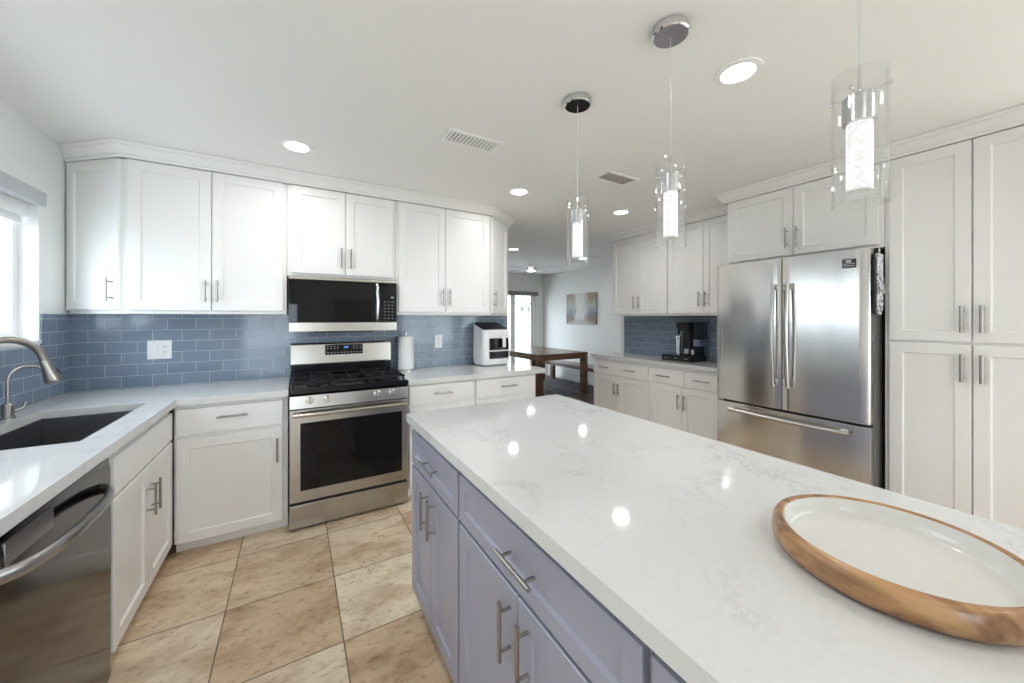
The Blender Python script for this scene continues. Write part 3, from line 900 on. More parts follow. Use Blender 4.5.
obj('spray_head', MB().tube([e - dn * 0.005, e + dn * 0.002, e + dn * 0.03, e + dn * 0.085, e + dn * 0.10, e + dn * 0.104], [0.0145, 0.018, 0.018, 0.028, 0.027, 0.020], 20), NICK, fc)
sd = Vector((0.75, 0.66, 0)).normalized()
q = e + dn * 0.065 + sd * 0.022
obj('spray_button', MB().tube([q - dn * 0.022 , q + dn * 0.022], 0.010, 10, scale=(1, 1)), BLK, fc)
obj('lever', MB().tube([(0.078, -1.068, 0.985), (0.082, -1.12, 1.0), (0.09, -1.16, 1.02)], [0.009, 0.006, 0.006], 10), NICK, fc)

ff = thing('filter_faucet', 'small thin-spouted filter faucet beside the big kitchen faucet', 'faucet', (0.085, -0.790, 0.914))
obj('base', MB().lathe([(0, 0.001), (0.024, 0.001), (0.024, 0.006), (0.019, 0.009), (0.019, 0.065), (0.014, 0.072), (0, 0.072)], (0.085, -0.79, 0.914), 24), NICK, ff)
pts = [(0.085, -0.79, 0.98), (0.085, -0.79, 1.03)]
d2 = Vector((0.75, 0.66)).normalized()
for i in range(0, 13):
    a = math.pi - i * math.pi / 12 * 0.88
    s_ = 0.060 + 0.060 * math.cos(a)
    pts.append((0.085 + d2.x * s_, -0.79 + d2.y * s_, 1.090 + 0.058 * math.sin(a)))
obj('spout', MB().tube(pts, 0.0058, 12), NICK, ff)
obj('lever', MB().tube([(0.10, -0.775, 0.945), (0.118, -0.758, 0.955), (0.124, -0.752, 0.985)], [0.007, 0.006, 0.005], 10), NICK, ff)

# ------------------------------------------------------------------ dishwasher
dw = thing('dishwasher', 'black stainless dishwasher with arched bar handle left of the sink cabinet', 'dishwasher', (0.3, -1.76, 0))
DY0, DY1 = -2.072, -1.427
obj('tub', MB().box(0.03, 0.573, DY0 + 0.006, DY1 - 0.006, 0.10, 0.846, 0.002).box(0.03, 0.53, DY0 + 0.006, DY1 - 0.006, 0.002, 0.10), BLK, dw)
door = obj('door', MB().prism([(0.575, 0.012), (0.612, 0.012), (0.614, 0.60), (0.612, 0.80), (0.607, 0.846), (0.575, 0.846)], DY0, DY1, 'y', 0.003), BSS, dw)
obj('reflection_plate', MB().box(0.606, 0.6135, DY0 + 0.05, DY0 + 0.26, 0.770, 0.828, 0.002), GUNM, door)  # lighter plate standing in for a window reflection on the door
pts = []
for i in range(0, 25):
    u = i / 24
    y = (DY0 + 0.030) + (DY1 - DY0 - 0.105) * u
    s_ = (1 - abs(2 * u - 1) ** 3.0) ** 0.6
    pts.append((0.606 + 0.066 * s_, y, 0.757))
obj('handle', MB().tube(pts, 0.0165, 14, scale=(0.75, 1.15)), GUNM, door)
obj('control_strip', MB().box(0.45, 0.590, DY0 + 0.004, DY1 - 0.004, 0.8465, 0.868), BLK, dw)

# ------------------------------------------------------------------ range
rg = thing('gas_range', 'stainless gas range with black cooktop between white base cabinets', 'range', (1.564, -0.35, 0))
RX0, RX1 = 1.186, 1.943
obj('body', MB().box(RX0 + 0.002, RX1 - 0.002, -0.615, -0.03, 0.03, 0.895, 0.002).box(RX0 + 0.05, RX1 - 0.05, -0.57, -0.06, 0.001, 0.03), GREYP, rg)
obj('warming_drawer', MB().box(RX0, RX1, -0.660, -0.6155, 0.014, 0.164, 0.004), SS_X, rg)
od = obj('oven_door', MB().box(RX0, RX1, -0.660, -0.6155, 0.182, 0.778, 0.004), SS_X, rg)
obj('window', MB().box(1.247, 1.897, -0.6625, -0.660, 0.253, 0.692, 0.001), BLKG, od)
hb = MB().tube([(RX0 + 0.018, -0.706, 0.752), (RX1 - 0.018, -0.706, 0.752)], 0.0125, 16)
for x in (RX0 + 0.045, RX1 - 0.045):
    hb.box(x - 0.012, x + 0.012, -0.704, -0.6595, 0.744, 0.760, 0.003)
obj('handle', hb, SS_X, od)
vs = MB()
for x in (1.34, 1.46, 1.57, 1.68, 1.79):
    vs.box(x - 0.04, x + 0.04, -0.6612, -0.660, 0.7665, 0.7715)
obj('vent_slot', vs, BLK, od)
cp = obj('control_panel', MB().prism([(-0.615, 0.786), (-0.664, 0.788), (-0.658, 0.868), (-0.640, 0.876), (-0.615, 0.876)], RX0, RX1, 'x', 0.002), SS_X, rg)
for x in (1.302, 1.405, 1.722, 1.824):
    kb = obj('knob', MB().lathe([(0, -0.030), (0.017, -0.030), (0.020, -0.027), (0.0215, -0.006), (0.0235, -0.004), (0.0235, 0.0)], (x, -0.6605, 0.838), 28, 'y'), CHROME, rg)
    obj('knob_grip', MB().box(x - 0.004, x + 0.004, -0.700, -0.690, 0.821, 0.855, 0.002), NICK, kb)
obj('cooktop', MB().box(RX0, RX1, -0.655, -0.088, 0.880, 0.9165, 0.004), ENAMEL, rg)
bsp = [(RX0 + 0.15, -0.50, 0.045), (RX0 + 0.15, -0.22, 0.036), ((RX0 + RX1) / 2, -0.36, 0.05), (RX1 - 0.15, -0.50, 0.05), (RX1 - 0.15, -0.22, 0.036)]
for x, y, r_ in bsp:
    bo = obj('burner', MB().lathe([(r_ + 0.012, 0.0), (r_ + 0.010, 0.008), (r_, 0.012), (r_, 0.018), (0, 0.018)], (x, y, 0.9165), 28), BLKM, rg)
    obj('burner_cap', MB().lathe([(r_ * 0.85, 0.018), (r_ * 0.86, 0.024), (r_ * 0.7, 0.027), (0, 0.027)], (x, y, 0.9165), 28), BLKM, bo)
gw = (RX1 - RX0 - 0.03) / 3
for i in range(3):
    a = RX0 + 0.015 + gw * i + 0.002; c = a + gw - 0.004
    g_ = MB()
    y0, y1 = -0.625, -0.105
    zb, zt = 0.940, 0.954
    t_ = 0.011
    for yy in (y0, y1 - t_, (y0 + y1) / 2 - t_ / 2):
        g_.box(a, c, yy, yy + t_, zb, zt, 0.003)
    for xx in (a, c - t_):
        g_.box(xx, xx + t_, y0, y1, zb, zt, 0.003)
    mx_ = (a + c) / 2
    for yc in ((-0.50, -0.22) if i != 1 else (-0.36,)):
        g_.box(mx_ - t_ / 2, mx_ + t_ / 2, yc - 0.125, yc - 0.025, zb, zt, 0.003).box(mx_ - t_ / 2, mx_ + t_ / 2, yc + 0.025, yc + 0.125, zb, zt, 0.003)
        g_.box(a, mx_ - 0.025, yc - t_ / 2, yc + t_ / 2, zb, zt, 0.003).box(mx_ + 0.025, c, yc - t_ / 2, yc + t_ / 2, zb, zt, 0.003)
    for xx in (a + 0.002, c - t_ - 0.002):
        for yy in (y0 + 0.002, y1 - t_ - 0.002):
            g_.box(xx, xx + t_, yy, yy + t_, 0.9165, zb + 0.002)
    obj('grate', g_, BLKM, rg)
obj('guard_riser', MB().box(RX0 + 0.002, RX1 - 0.002, -0.086, -0.03, 0.9165, 1.012, 0.003), ENAMEL, rg)
gd = obj('backguard', MB().prism([(-0.010, 1.004), (-0.086, 1.004), (-0.092, 1.02), (-0.080, 1.160), (-0.066, 1.176), (-0.010, 1.176)], RX0 + 0.001, RX1 - 0.001, 'x', 0.003), SS_X, rg)
def gy(z):
    return -0.092 + (z - 1.02) / 0.14 * 0.012
ic = MB().prism([(gy(1.079) - 0.0025, 1.079), (gy(1.160) - 0.0025, 1.160), (gy(1.160) + 0.002, 1.160), (gy(1.079) + 0.002, 1.079)], 1.427, 1.711, 'x')
n0 = set(ic.bm.faces)
for r_, z in enumerate((1.145, 1.128, 1.095)):
    for c_ in range(11):
        x = 1.442 + c_ * 0.0245
        if r_ < 2 and 4 <= c_ <= 7:
            continue
        ic.box(x, x + (0.011 if r_ == 2 else 0.008), gy(z) - 0.0035, gy(z) - 0.002, z - 0.003, z + 0.003)
ic.mark(n0, 1)
dsp = obj('display_panel', ic, [BLKG, PRINT], gd)
obj('clock', MB().box(1.566, 1.598, gy(1.137) - 0.0035, gy(1.137) - 0.002, 1.130, 1.144), LBLUE, dsp)

# ------------------------------------------------------------------ microwave
mw = thing('microwave', 'stainless over-the-range microwave with black glass door', 'microwave', (1.55, -0.19, 1.277))
MX0, MX1 = 1.178, 1.926
obj('case', MB().box(MX0, MX1, -0.345, -0.0075, 1.277, 1.6805, 0.003), GREYP, mw)
obj('vent_trim', MB().box(MX0, MX1, -0.372, -0.346, 1.655, 1.6805, 0.004), SS_X, mw)
obj('bottom_trim', MB().box(MX0, MX1, -0.375, -0.346, 1.277, 1.3445, 0.004), SS_X, mw)
md = obj('door', MB().box(MX0, 1.797, -0.376, -0.346, 1.346, 1.6535, 0.003), BLKG, mw)
obj('window', MB().box(1.465, 1.735, -0.3766, -0.3758, 1.352, 1.518), DKGL, md)
pts = [(1.771, -0.374, 1.358), (1.771, -0.398, 1.37)] + [(1.771 + 0.004 * math.sin(math.pi * i / 10), -0.402 - 0.012 * math.sin(math.pi * i / 10), 1.38 + 0.24 * i / 10) for i in range(11)] + [(1.771, -0.398, 1.632), (1.771, -0.374, 1.644)]
obj('handle', MB().tube(pts, 0.011, 14), CHROME, md)
ks = MB().box(1.799, MX1, -0.375, -0.346, 1.346, 1.6535, 0.003)
n0 = set(ks.bm.faces)
for r_ in range(6):
    for c_ in range(3):
        ks.box(1.826 + c_ * 0.030, 1.838 + c_ * 0.030, -0.3757, -0.3748, 1.372 + r_ * 0.026, 1.376 + r_ * 0.026)
ks.box(1.880, 1.902, -0.3757, -0.3748, 1.535, 1.546)
ks.mark(n0, 1)
obj('control_panel', ks, [BLKG, PRINT], mw)
obj('underside', MB().box(1.33, 1.75, -0.36, -0.10, 1.268, 1.2768, 0.002), BLK, mw)

# ------------------------------------------------------------------ items on the range-wall worktop
th = thing('paper_towel_holder', 'chrome paper towel holder standing right of the range', 'paper towel holder', (2.066, -0.115, 0.914))
obj('base', MB().lathe([(0, 0.0), (0.078, 0.0), (0.078, 0.006), (0.066, 0.010), (0, 0.010)], (2.066, -0.115, 0.9142), 36), CHROME, th)
obj('post', MB().lathe([(0.007, 0.010), (0.007, 0.320), (0.013, 0.323), (0.015, 0.334), (0.012, 0.346), (0, 0.350)], (2.066, -0.115, 0.914), 16), CHROME, th)
tr = obj('paper_towel_roll', MB().lathe([(0.020, 0), (0.066, 0), (0.0675, 0.004), (0.0675, 0.287), (0.066, 0.291), (0.020, 0.291)], (0, 0, 0), 40, closed=True), PAPER)
tr.location = (2.066, -0.115, 0.925)
tr['label'] = 'white paper towel roll standing right of the range'
tr['category'] = 'paper towel'

af = thing('air_fryer', 'white air fryer with black sloped top at the end of the worktop', 'air fryer', (2.922, -0.134, 0.914), R(4))
AX0, AX1, AY0, AY1 = -0.176, 0.138, -0.130, 0.114
def rrect(x0, x1, y0, y1, r_, n_=6):
    out = []
    for cx, cy, a0 in ((x1 - r_, y0 + r_, -90), (x1 - r_, y1 - r_, 0), (x0 + r_, y1 - r_, 90), (x0 + r_, y0 + r_, 180)):
        for i in range(n_ + 1):
            a = R(a0 + 90 * i / n_)
            out.append((cx + r_ * math.cos(a), cy + r_ * math.sin(a)))
    return out
def loft(m, rings, cap=True):
    b = m.bm
    vs = [[b.verts.new(p) for p in rg_] for rg_ in rings]
    fs = []
    n_ = len(vs[0])
    for A, B in zip(vs, vs[1:]):
        for k in range(n_):
            fs.append(b.faces.new([A[k], A[(k + 1) % n_], B[(k + 1) % n_], B[k]]))
    if cap:
        fs.append(b.faces.new(vs[0][::-1])); fs.append(b.faces.new(vs[-1]))
    bmesh.ops.recalc_face_normals(b, faces=fs)
    return m
def ztop(y):      # back is high, dips toward the front like the sloped lid
    return 0.416 - 0.064 * min(1, max(0, (0.095 - y) / 0.19)) ** 0.8
rings = []
for z, ins in ((0.006, 0.022), (0.012, 0.012), (0.03, 0.004), (0.09, 0.0), (0.32, 0.003)):
    rings.append([(x, y, z) for x, y in rrect(AX0 + ins, AX1 - ins, AY0 + ins, AY1 - ins, 0.045)])
rings.append([(x, y, ztop(y) - 0.012) for x, y in rrect(AX0 + 0.005, AX1 - 0.005, AY0 + 0.005, AY1 - 0.005, 0.045)])
rings.append([(x, y, ztop(y)) for x, y in rrect(AX0 + 0.014, AX1 - 0.014, AY0 + 0.014, AY1 - 0.014, 0.042)])
obj('body', loft(MB(), rings), WPLAS, af, local=True, sharp=50)
rings = [[(x, y, ztop(y) + dz) for x, y in rrect(AX0 + i_, AX1 - i_, AY0 + i_, AY1 - i_, 0.040)] for i_, dz in ((0.012, -0.006), (0.014, 0.004), (0.040, 0.009), (0.075, 0.008))]
obj('control_top', loft(MB(), rings), BLK, af, local=True, sharp=50)
bk = obj('basket', MB().box(-0.118, 0.106, AY0 - 0.005, AY0 + 0.02, 0.068, 0.270, 0.012), BLKG, af, local=True)
obj('basket_band', MB().box(-0.132, 0.112, AY0 - 0.009, AY0 + 0.018, 0.140, 0.154, 0.004), WPLAS, bk, local=True)
obj('handle', MB().box(0.010, 0.044, AY0 - 0.050, AY0 - 0.036, 0.180, 0.292, 0.006).box(0.010, 0.044, AY0 - 0.045, AY0 + 0.003, 0.262, 0.292, 0.006), WPLAS, bk, local=True)
obj('foot', MB().box(-0.09, 0.09, -0.10, 0.10, 0.0005, 0.008), BLK, af, local=True)
pts = [(2.80, -0.04, 0.93), (2.75, -0.05, 0.919), (2.70, -0.045, 0.922), (2.675, -0.035, 0.95), (2.69, -0.028, 0.99), (2.73, -0.025, 1.015), (2.80, -0.024, 1.02)]
obj('cord', MB().tube(pts, 0.003, 8), BLK, af)

def outlet(label, x, z, wd_, gangs):
    o = thing('wall_outlet', label, 'outlet', (x, -0.007, z), 0, 'outlets in the blue tile')
    obj('cover_plate', MB().box(-wd_ / 2, wd_ / 2, -0.006, -0.0002, -0.064, 0.064, 0.003), WPLAS, o, local=True)
    for gx, kind in gangs:
        if kind == 'switch':
            obj('rocker', MB().box(gx - 0.0165, gx + 0.0165, -0.010, -0.005, -0.033, 0.033, 0.002), WPLAS, o, local=True)
        else:
            s_ = obj('socket', MB().box(gx - 0.0165, gx + 0.0165, -0.0085, -0.005, -0.033, 0.033, 0.002), WPLAS, o, local=True)
            m_ = MB()
            for dz in (-0.018, 0.018):
                m_.box(gx - 0.008, gx - 0.005, -0.0088, -0.008, dz, dz + 0.008).box(gx + 0.005, gx + 0.008, -0.0088, -0.008, dz, dz + 0.008)
                m_.box(gx - 0.003, gx + 0.003, -0.0088, -0.008, dz - 0.009, dz - 0.004)
            obj('slots', m_, BLK, s_, local=True)
outlet('wide white switch and outlet plate in the blue tile left of the range', 0.4175, 1.159, 0.126, ((-0.026, 'switch'), (0.026, 'socket')))
outlet('single white outlet plate in the tile between towel roll and air fryer', 2.404, 1.153, 0.077, ((0.0, 'socket'),))

# ------------------------------------------------------------------ island tray
ty = thing('round_tray', 'round wooden tray with white enamel inside on the island', 'tray', (2.169, -3.181, 0.914))
prof = [(0, 0.0008), (0.150, 0.0008), (0.163, 0.0025), (0.174, 0.008), (0.1800, 0.018), (0.1810, 0.030), (0.178, 0.045), (0.1745, 0.0515), (0.169, 0.054), (0.163, 0.0535),
        (0.1595, 0.050), (0.158, 0.038), (0.155, 0.022), (0.150, 0.0155), (0, 0.0155)]
obj('wooden_rim', MB().lathe(prof, (0, 0, 0), 96), TRAYW, ty, local=True, sharp=60)
obj('enamel_inlay', MB().lathe([(0, 0.0172), (0.143, 0.0172), (0.1490, 0.0195), (0.1530, 0.0250), (0.1560, 0.0370), (0.1585, 0.0515), (0.1605, 0.0512), (0.1587, 0.0370), (0.1555, 0.0220), (0.150, 0.0158), (0, 0.0158)], (0, 0, 0), 96), CERAM, ty, local=True, sharp=60)

# ------------------------------------------------------------------ fridge
fr = thing('refrigerator', 'stainless french-door refrigerator between coffee counter and pantry', 'refrigerator', (4.55, -2.16, 0))
FY1, FY0 = -1.690, -2.606
obj('cabinet_body', MB().box(4.232, 4.97, FY0 + 0.006, FY1 - 0.006, 0.03, 1.775, 0.004).box(4.27, 4.9, FY0 + 0.03, FY1 - 0.03, 0.001, 0.03), GREYP, fr)
def bowed(ya, yb, z0, z1, m):
    """door slab whose front bows gently out across the fridge width, outer corners rounded"""
    yc, hw = (FY0 + FY1) / 2, (FY1 - FY0) / 2
    poly = [(4.228, ya), (4.228, yb)]
    n_ = 18
    for i in range(n_ + 1):
        y = yb + (ya - yb) * i / n_
        u = (y - yc) / hw
        x = 4.138 + 0.012 * u * u
        d_ = min(abs(y - ya), abs(y - yb))
        edge = 0.014 if abs(u) > 0.5 else 0.008
        if d_ < edge:
            if y > FY1 - 0.03:
                edge = 0.004
            x += edge - math.sqrt(max(0, edge * edge - max(0, edge - d_) ** 2))
        poly.append((x, y))
    m.prism(poly, z0, z1, 'z', 0.003)
    return m
FM = -2.152
for ya, yb, hy, lab in ((FM + 0.003, FY1, -2.118, 0), (FY0, FM - 0.003, -2.206, 1)):
    d_ = obj('door', bowed(ya, yb, 0.737, 1.796, MB()), SS_F, fr, sharp=50)
    pts = []
    for i in range(17):
        u = i / 16
        z = 0.900 + 0.715 * u
        pts.append((4.100 - 0.022 * math.sin(math.pi * u), hy, z))
    hm = MB().tube(pts, 0.0135, 14, scale=(0.8, 1.0))
    for z in (0.925, 1.590):
        hm.box(4.095, 4.146, hy - 0.0085, hy + 0.0085, z - 0.018, z + 0.018, 0.004)
    obj('handle', hm, SS_Z, d_)
    if lab:
        bd = obj('energy_sticker', MB().box(4.1420, 4.1480, -2.547, -2.481, 1.683, 1.737), BLK, d_)
        pm = MB().box(4.1413, 4.1421, -2.526, -2.500, 1.716, 1.730).box(4.1413, 4.1421, -2.542, -2.486, 1.706, 1.710).box(4.1413, 4.1421, -2.542, -2.486, 1.694, 1.698)
        obj('sticker_print', pm, PRINT, bd)
        obj('badge', MB().box(4.1425, 4.1480, -2.545, -2.480, 1.746, 1.752), PRINT, d_)
fd = obj('freezer_drawer', bowed(FY0, FY1, 0.075, 0.722, MB()), SS_F, fr, sharp=50)
pts = []
for i in range(17):
    u = i / 16
    pts.append((4.106 - 0.020 * math.sin(math.pi * u), -1.805 - 0.722 * u, 0.674))
hm = MB().tube(pts, 0.0135, 14)
for y in (-1.84, -2.49):
    hm.box(4.10, 4.152, y - 0.018, y + 0.018, 0.666, 0.682, 0.004)
obj('handle', hm, SS_Y, fd)
obj('hinge_cover', MB().box(4.20, 4.26, FY0 + 0.01, FY0 + 0.06, 1.7755, 1.795, 0.004).box(4.20, 4.26, FY1 - 0.06, FY1 - 0.01, 1.7755, 1.795, 0.004), GREYP, fr)

# oven mitts hanging on the fridge side
def mitt(name, label, x, z0, z1, y, m, wd_):
    h = z1 - z0
    # outline: cuff at the top, rounded finger end at the bottom, thumb to one side
    pts = [(0, h), (wd_, h), (wd_ * 1.0, h * 0.62), (wd_ * 1.30, h * 0.46), (wd_ * 1.32, h * 0.36), (wd_ * 1.16, h * 0.33), (wd_ * 0.98, h * 0.42)]
    pts += [(wd_ / 2 + wd_ * 0.52 * math.cos(a), h * 0.18 + h * 0.18 * math.sin(a)) for a in [-i * math.pi / 8 for i in range(0, 9)]]
    pts += [(0, h * 0.5)]
    o = thing(name, label, 'oven mitt', (x, y, z0), 0, 'oven mitts on the fridge side')
    obj('mitt_body', MB().prism(pts, -0.012, 0.0, 'y', 0.004), m, o, local=True)
    obj('hanging_loop', MB().tube([(wd_ * 0.45, -0.006, h - 0.005), (wd_ * 0.42, -0.006, h + 0.02), (wd_ * 0.5, -0.006, h + 0.032), (wd_ * 0.58, -0.006, h + 0.02), (wd_ * 0.55, -0.006, h - 0.005)], 0.0025, 8), m, o, local=True)
mitt('oven_mitt', 'grey speckled oven mitt hanging on the fridge side', 4.208, 1.395, 1.765, -2.614, MITT, 0.100)
mitt('oven_mitt', 'black oven mitt hanging on the fridge side', 4.160, 1.400, 1.740, -2.614, BLKM, 0.034)

# ------------------------------------------------------------------ coffee maker and pod drawer
pd = thing('pod_drawer', 'black coffee pod drawer under the coffee maker', 'pod drawer', (4.84, -0.915, 0.914))
PX0, PX1, PY0, PY1 = 4.745, 5.012, -1.070, -0.712
obj('case', MB().box(PX0 + 0.012, PX1, PY0, PY1, 0.9145, 0.976, 0.004), BLK, pd)
for i in range(3):
    a = PY0 + 0.004 + i * 0.117
    dd = obj('drawer', MB().box(PX0, PX0 + 0.0115, a, a + 0.115, 0.918, 0.970, 0.003), BLK, pd)
    obj('handle', MB().box(PX0 - 0.004, PX0 - 0.0002, a + 0.035, a + 0.080, 0.944, 0.949, 0.001), PRINT, dd)
cm = thing('coffee_maker', 'black pod coffee maker with side water tank on the pod drawer', 'coffee maker', (4.84, -0.92, 0.977))
obj('tower', MB().box(4.80, 4.99, -1.018, -0.928, 0.978, 1.334, 0.012).box(4.765, 4.82, -1.012, -0.930, 1.235, 1.334, 0.010), BLK, cm)
obj('drip_tray', MB().box(4.760, 4.80, -1.010, -0.934, 0.978, 1.0, 0.004), BLK, cm)
obj('spout', MB().tube([(4.795, -0.893, 1.205), (4.795, -0.893, 1.27)], [0.014, 0.018], 16).box(4.775, 4.815, -0.927, -0.873, 1.265, 1.334, 0.008), BLK, cm)
obj('milk_frother', MB().lathe([(0, 0.001), (0.022, 0.001), (0.024, 0.01), (0.023, 0.185), (0.029, 0.19), (0.029, 0.205), (0.012, 0.218), (0, 0.218)], (4.795, -0.893, 0.978), 28), CHROME, cm)
obj('water_tank', MB().box(4.83, 4.97, -1.112, -1.021, 1.075, 1.322, 0.008), TANK, cm)
obj('tank_base', MB().box(4.81, 4.98, -1.066, -1.021, 0.978, 1.072, 0.006), BLK, cm)
obj('tank_lid', MB().box(4.825, 4.975, -1.114, -1.020, 1.323, 1.336, 0.003), BLK, cm)
obj('water_level', MB().box(4.838, 4.962, -1.104, -1.029, 1.080, 1.150, 0.004), mat('water_in_tank', (0.35, 0.42, 0.52), 0.1), cm)
obj('button_panel', MB().box(4.793, 4.8005, -1.005, -0.955, 0.995, 1.050, 0.002).box(4.803, 4.8105, -1.062, -1.028, 0.995, 1.045, 0.002), PRINT, cm)
cd = obj('power_cord', MB().tube([(5.016, -1.085, 1.03), (5.014, -1.09, 0.96), (5.0, -1.11, 0.924), (4.985, -1.15, 0.9185), (4.99, -1.22, 0.924), (5.012, -1.28, 0.97), (5.018, -1.29, 1.04)], 0.003, 8), BLK)
cd['label'] = 'black power cord looping on the worktop between coffee maker and fridge'
cd['category'] = 'cord'

# ------------------------------------------------------------------ ceiling fixtures
def can(label, x, y, group='recessed ceiling lights'):
    o = thing('ceiling_light', label, 'ceiling light', (x, y, CZ), 0, group)
    obj('trim_ring', MB().lathe([(0.064, -0.0005), (0.092, -0.0005), (0.090, -0.006), (0.072, -0.009), (0.064, -0.006)], (0, 0, 0), 40, closed=True), TRIMW, o, local=True)
    obj('lens', MB().lathe([(0, -0.0045), (0.066, -0.0045), (0.066, -0.001), (0, -0.001)], (0, 0, 0), 40), LENS, o, local=True)
    l = bpy.data.lights.new('can_lamp', 'AREA')
    l.shape = 'DISK'; l.size = 0.125; l.energy = CAN_W; l.color = (1.0, 0.99, 0.985); l.spread = R(165)
    lo = bpy.data.objects.new('can_lamp', l)
    COL.objects.link(lo)
    lo.parent = o
    lo.location = (0, 0, -0.0105)
can('recessed ceiling light above the base cabinet left of the range', 1.228, -0.824)
can('largest recessed ceiling light, between the two nearest pendants', 2.839, -2.551)
can('recessed ceiling light just right of the range wall cabinets', 2.809, -0.824)
can('recessed ceiling light in front of the coffee wall cabinets', 3.980, -0.833)
can('recessed ceiling light in the dining ceiling seen beside the range wall cabinets', 4.057, 1.366)
can('recessed ceiling light in the dining ceiling seen through the far pendant', 5.548, 1.502)
# behind the camera, same rows
for x, y in ((1.228, -2.55), (1.228, -4.3), (2.839, -4.3)):
    can('recessed ceiling light behind the camera position', x, y)

def vent(label, x, y, wx, wy, lit):
    o = thing('ceiling_vent', label, 'vent', (x, y, CZ), 0, 'ceiling air vents')
    f_ = 0.024
    obj('frame', MB().box(-wx / 2, wx / 2, -wy / 2, -wy / 2 + f_, -0.007, -0.0005, 0.002).box(-wx / 2, wx / 2, wy / 2 - f_, wy / 2, -0.007, -0.0005, 0.002)
        .box(-wx / 2, -wx / 2 + f_, -wy / 2 + f_, wy / 2 - f_, -0.007, -0.0005, 0.002).box(wx / 2 - f_, wx / 2, -wy / 2 + f_, wy / 2 - f_, -0.007, -0.0005, 0.002), TRIMW, o, local=True)
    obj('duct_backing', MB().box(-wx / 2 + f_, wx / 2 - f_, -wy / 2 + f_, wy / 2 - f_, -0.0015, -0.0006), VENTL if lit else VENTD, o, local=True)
    n_ = 13
    iw = wx - 2 * f_
    for i in range(n_):
        xx = -iw / 2 + iw * (i + 0.5) / n_
        sgn = -1 if lit else 1
        obj('slat', MB().prism([(xx - 0.006, -0.002), (xx - 0.004, -0.002), (xx + 0.006 , -0.009), (xx + 0.004, -0.009)] if sgn > 0 else
                               [(xx + 0.008, -0.002), (xx + 0.006, -0.002), (xx - 0.008, -0.007), (xx - 0.006, -0.007)], -wy / 2 + f_, wy / 2 - f_, 'y'), TRIMW, o, local=True)
vent('white slatted ceiling vent left of the first pendant', 2.117, -1.42, 0.345, 0.160, False)
vent('white slatted ceiling vent between the pendants and coffee wall', 3.287, -1.435, 0.325, 0.165, True)
vent('white ceiling vent in the dining room ceiling', 5.72, 1.30, 0.32, 0.16, False)

# ------------------------------------------------------------------ pendants
def pendant(label, y, face, up=0.0):
    x = 2.385
    o = thing('pendant_light', label, 'pendant light', (x, y, CZ), 0, 'glass cylinder pendants over the island')
    c_ = obj('canopy', MB().lathe([(0, -0.0005), (0.061, -0.0005), (0.063, -0.004), (0.063, -0.026), (0.059, -0.030), (0, -0.030)], (0, 0, 0), 48), CHROME, o, local=True)
    obj('canopy_face', MB().lathe([(0, -0.0302), (0.056, -0.0302), (0.056, -0.0318), (0, -0.0318)], (0, 0, 0), 48), face, c_, local=True)
    obj('wire', MB().cyl((0, 0, -0.0318), (0, 0, -0.505 + up), 0.0016, 8), WIRE, o, local=True)
    obj('cord_grip', MB().tube([(0, 0, -0.455 + up), (0, 0, -0.47 + up), (0, 0, -0.512 + up)], [0.0018, 0.0035, 0.0035], 10), CHROME, o, local=True)
    rod = MB().cyl((-0.056, 0, -0.522 + up), (0.056, 0, -0.522 + up), 0.0022, 8).cyl((0, -0.056, -0.522 + up), (0, 0.056, -0.522 + up), 0.0022, 8)
    for dx, dy in ((1, 0), (-1, 0), (0, 1), (0, -1)):
        rod.tube([(dx * 0.0515, dy * 0.0515, -0.522 + up), (dx * 0.057, dy * 0.057, -0.522 + up)], 0.005, 10)
    rod.tube([(0.008, 0.006, -0.513 + up), (0.008, 0.006, -0.527 + up)], 0.005, 8)
    obj('support_rod', rod, CHROME, o, local=True)
    obj('cap', MB().lathe([(0, -0.527), (0.029, -0.527), (0.032, -0.530), (0.032, -0.592), (0.027, -0.594), (0, -0.594)], (0, 0, up), 36), SATIN, o, local=True)
    obj('lit_column', MB().lathe([(0, -0.594), (0.0245, -0.594), (0.0245, -0.752), (0, -0.752)], (0, 0, up), 36), CRYST, o, local=True)
    obj('column_foot', MB().lathe([(0, -0.752), (0.026, -0.752), (0.026, -0.757), (0, -0.757)], (0, 0, up), 36), TRIMW, o, local=True)
    gt, gb_ = -0.477, -0.788
    obj('glass_cylinder', MB().lathe([(0.0515, gt), (0.0515, gb_), (0.0485, gb_), (0.0485, gt)], (0, 0, up), 64, closed=True), GLASS, o, local=True)
    return o
pendant('glass cylinder pendant nearest the range, with black canopy face', -2.051, MIRROR_DK)
pendant('middle glass cylinder pendant with mirrored canopy', -2.558, MIRROR_LT)
pendant('glass cylinder pendant nearest the camera, in front of the pantry', -3.074, MIRROR_LT, 0.014)

# ------------------------------------------------------------------ dining room
tb = thing('dining_table', 'brown wooden dining table with square legs beyond the kitchen', 'table', (5.26, 2.53, 0))
TX0, TX1, TY0, TY1 = 4.72, 5.80, 1.66, 3.45
obj('tabletop', MB().box(TX0, TX1, TY0, TY1, 0.728, 0.762, 0.003), TABLEW, tb)
obj('apron', MB().box(TX0 + 0.005, TX1 - 0.005, TY0 + 0.005, TY0 + 0.03, 0.655, 0.7275).box(TX0 + 0.005, TX1 - 0.005, TY1 - 0.03, TY1 - 0.005, 0.655, 0.7275)
    .box(TX0 + 0.005, TX0 + 0.03, TY0 + 0.03, TY1 - 0.03, 0.655, 0.7275).box(TX1 - 0.03, TX1 - 0.005, TY0 + 0.03, TY1 - 0.03, 0.655, 0.7275), TABLEW, tb)
LEGW = wood_mat('brown_leg_wood', (0.105, 0.050, 0.024), (0.20, 0.105, 0.052), 0.3, 'z', 2.5)
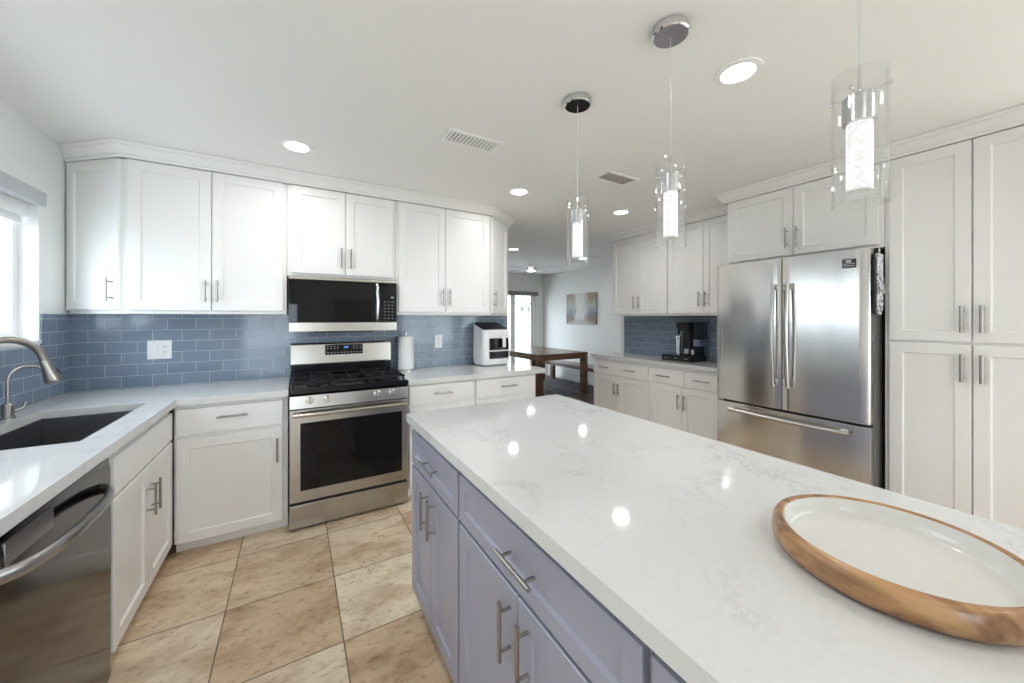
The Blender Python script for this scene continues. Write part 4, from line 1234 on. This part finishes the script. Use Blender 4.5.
for x in (TX0, TX1 - 0.10):
    for y in (TY0, TY1 - 0.10):
        obj('leg', MB().box(x, x + 0.10, y, y + 0.10, 0.011, 0.7275, 0.003), LEGW, tb)
bn = thing('dining_bench', 'brown wooden bench between the dining table and the wall', 'bench', (6.10, 2.3, 0))
BX0, BX1, BY0, BY1 = 5.93, 6.30, 1.48, 3.40
obj('seat', MB().box(BX0, BX1, BY0, BY1, 0.385, 0.452, 0.003), TABLEW, bn)
for x in (BX0, BX1 - 0.08):
    for y in (BY0, BY1 - 0.12):
        obj('leg', MB().box(x, x + 0.08, y, y + 0.10, 0.011, 0.3848, 0.003), LEGW, bn)
rgm = obj('area_rug', MB().box(4.2, 6.42, 1.72, 3.85, 0.001, 0.010, 0.003), RUGM)
rgm['label'] = 'grey patterned area rug under the dining table'
rgm['category'] = 'rug'
pic = thing('wall_painting', 'abstract canvas painting of a pale avenue on the dining wall', 'painting', (XD, 2.585, 1.248))
obj('canvas', MB().box(-0.035, -0.0005, -0.467, 0.467, 0, 0.655, 0.004), painting_mat(0, 0, 0.934, 0.655), pic, local=True)

fan = thing('ceiling_fan', 'white ceiling fan with centre light over the dining table', 'ceiling fan', (5.42, 2.95, CZ))
obj('motor', MB().lathe([(0, -0.0005), (0.09, -0.0005), (0.10, -0.012), (0.11, -0.025), (0.11, -0.05), (0.09, -0.058), (0.06, -0.06), (0, -0.06)], (0, 0, 0), 32), TRIMW, fan, local=True)
obj('light_bowl', MB().lathe([(0.075, -0.06), (0.075, -0.066), (0.05, -0.074), (0, -0.078)], (0, 0, 0), 32), LENS, fan, local=True)
for i in range(5):
    a = R(20 + 72 * i)
    c_, s_ = math.cos(a), math.sin(a)
    m_ = MB()
    poly = [(0.09, -0.03), (0.20, -0.055), (0.55, -0.065), (0.60, -0.04), (0.60, 0.04), (0.55, 0.065), (0.20, 0.055), (0.09, 0.03)]
    m_.prism([(x * c_ - y * s_, x * s_ + y * c_) for x, y in poly], -0.046, -0.038)
    obj('blade', m_, TRIMW, fan, local=True)
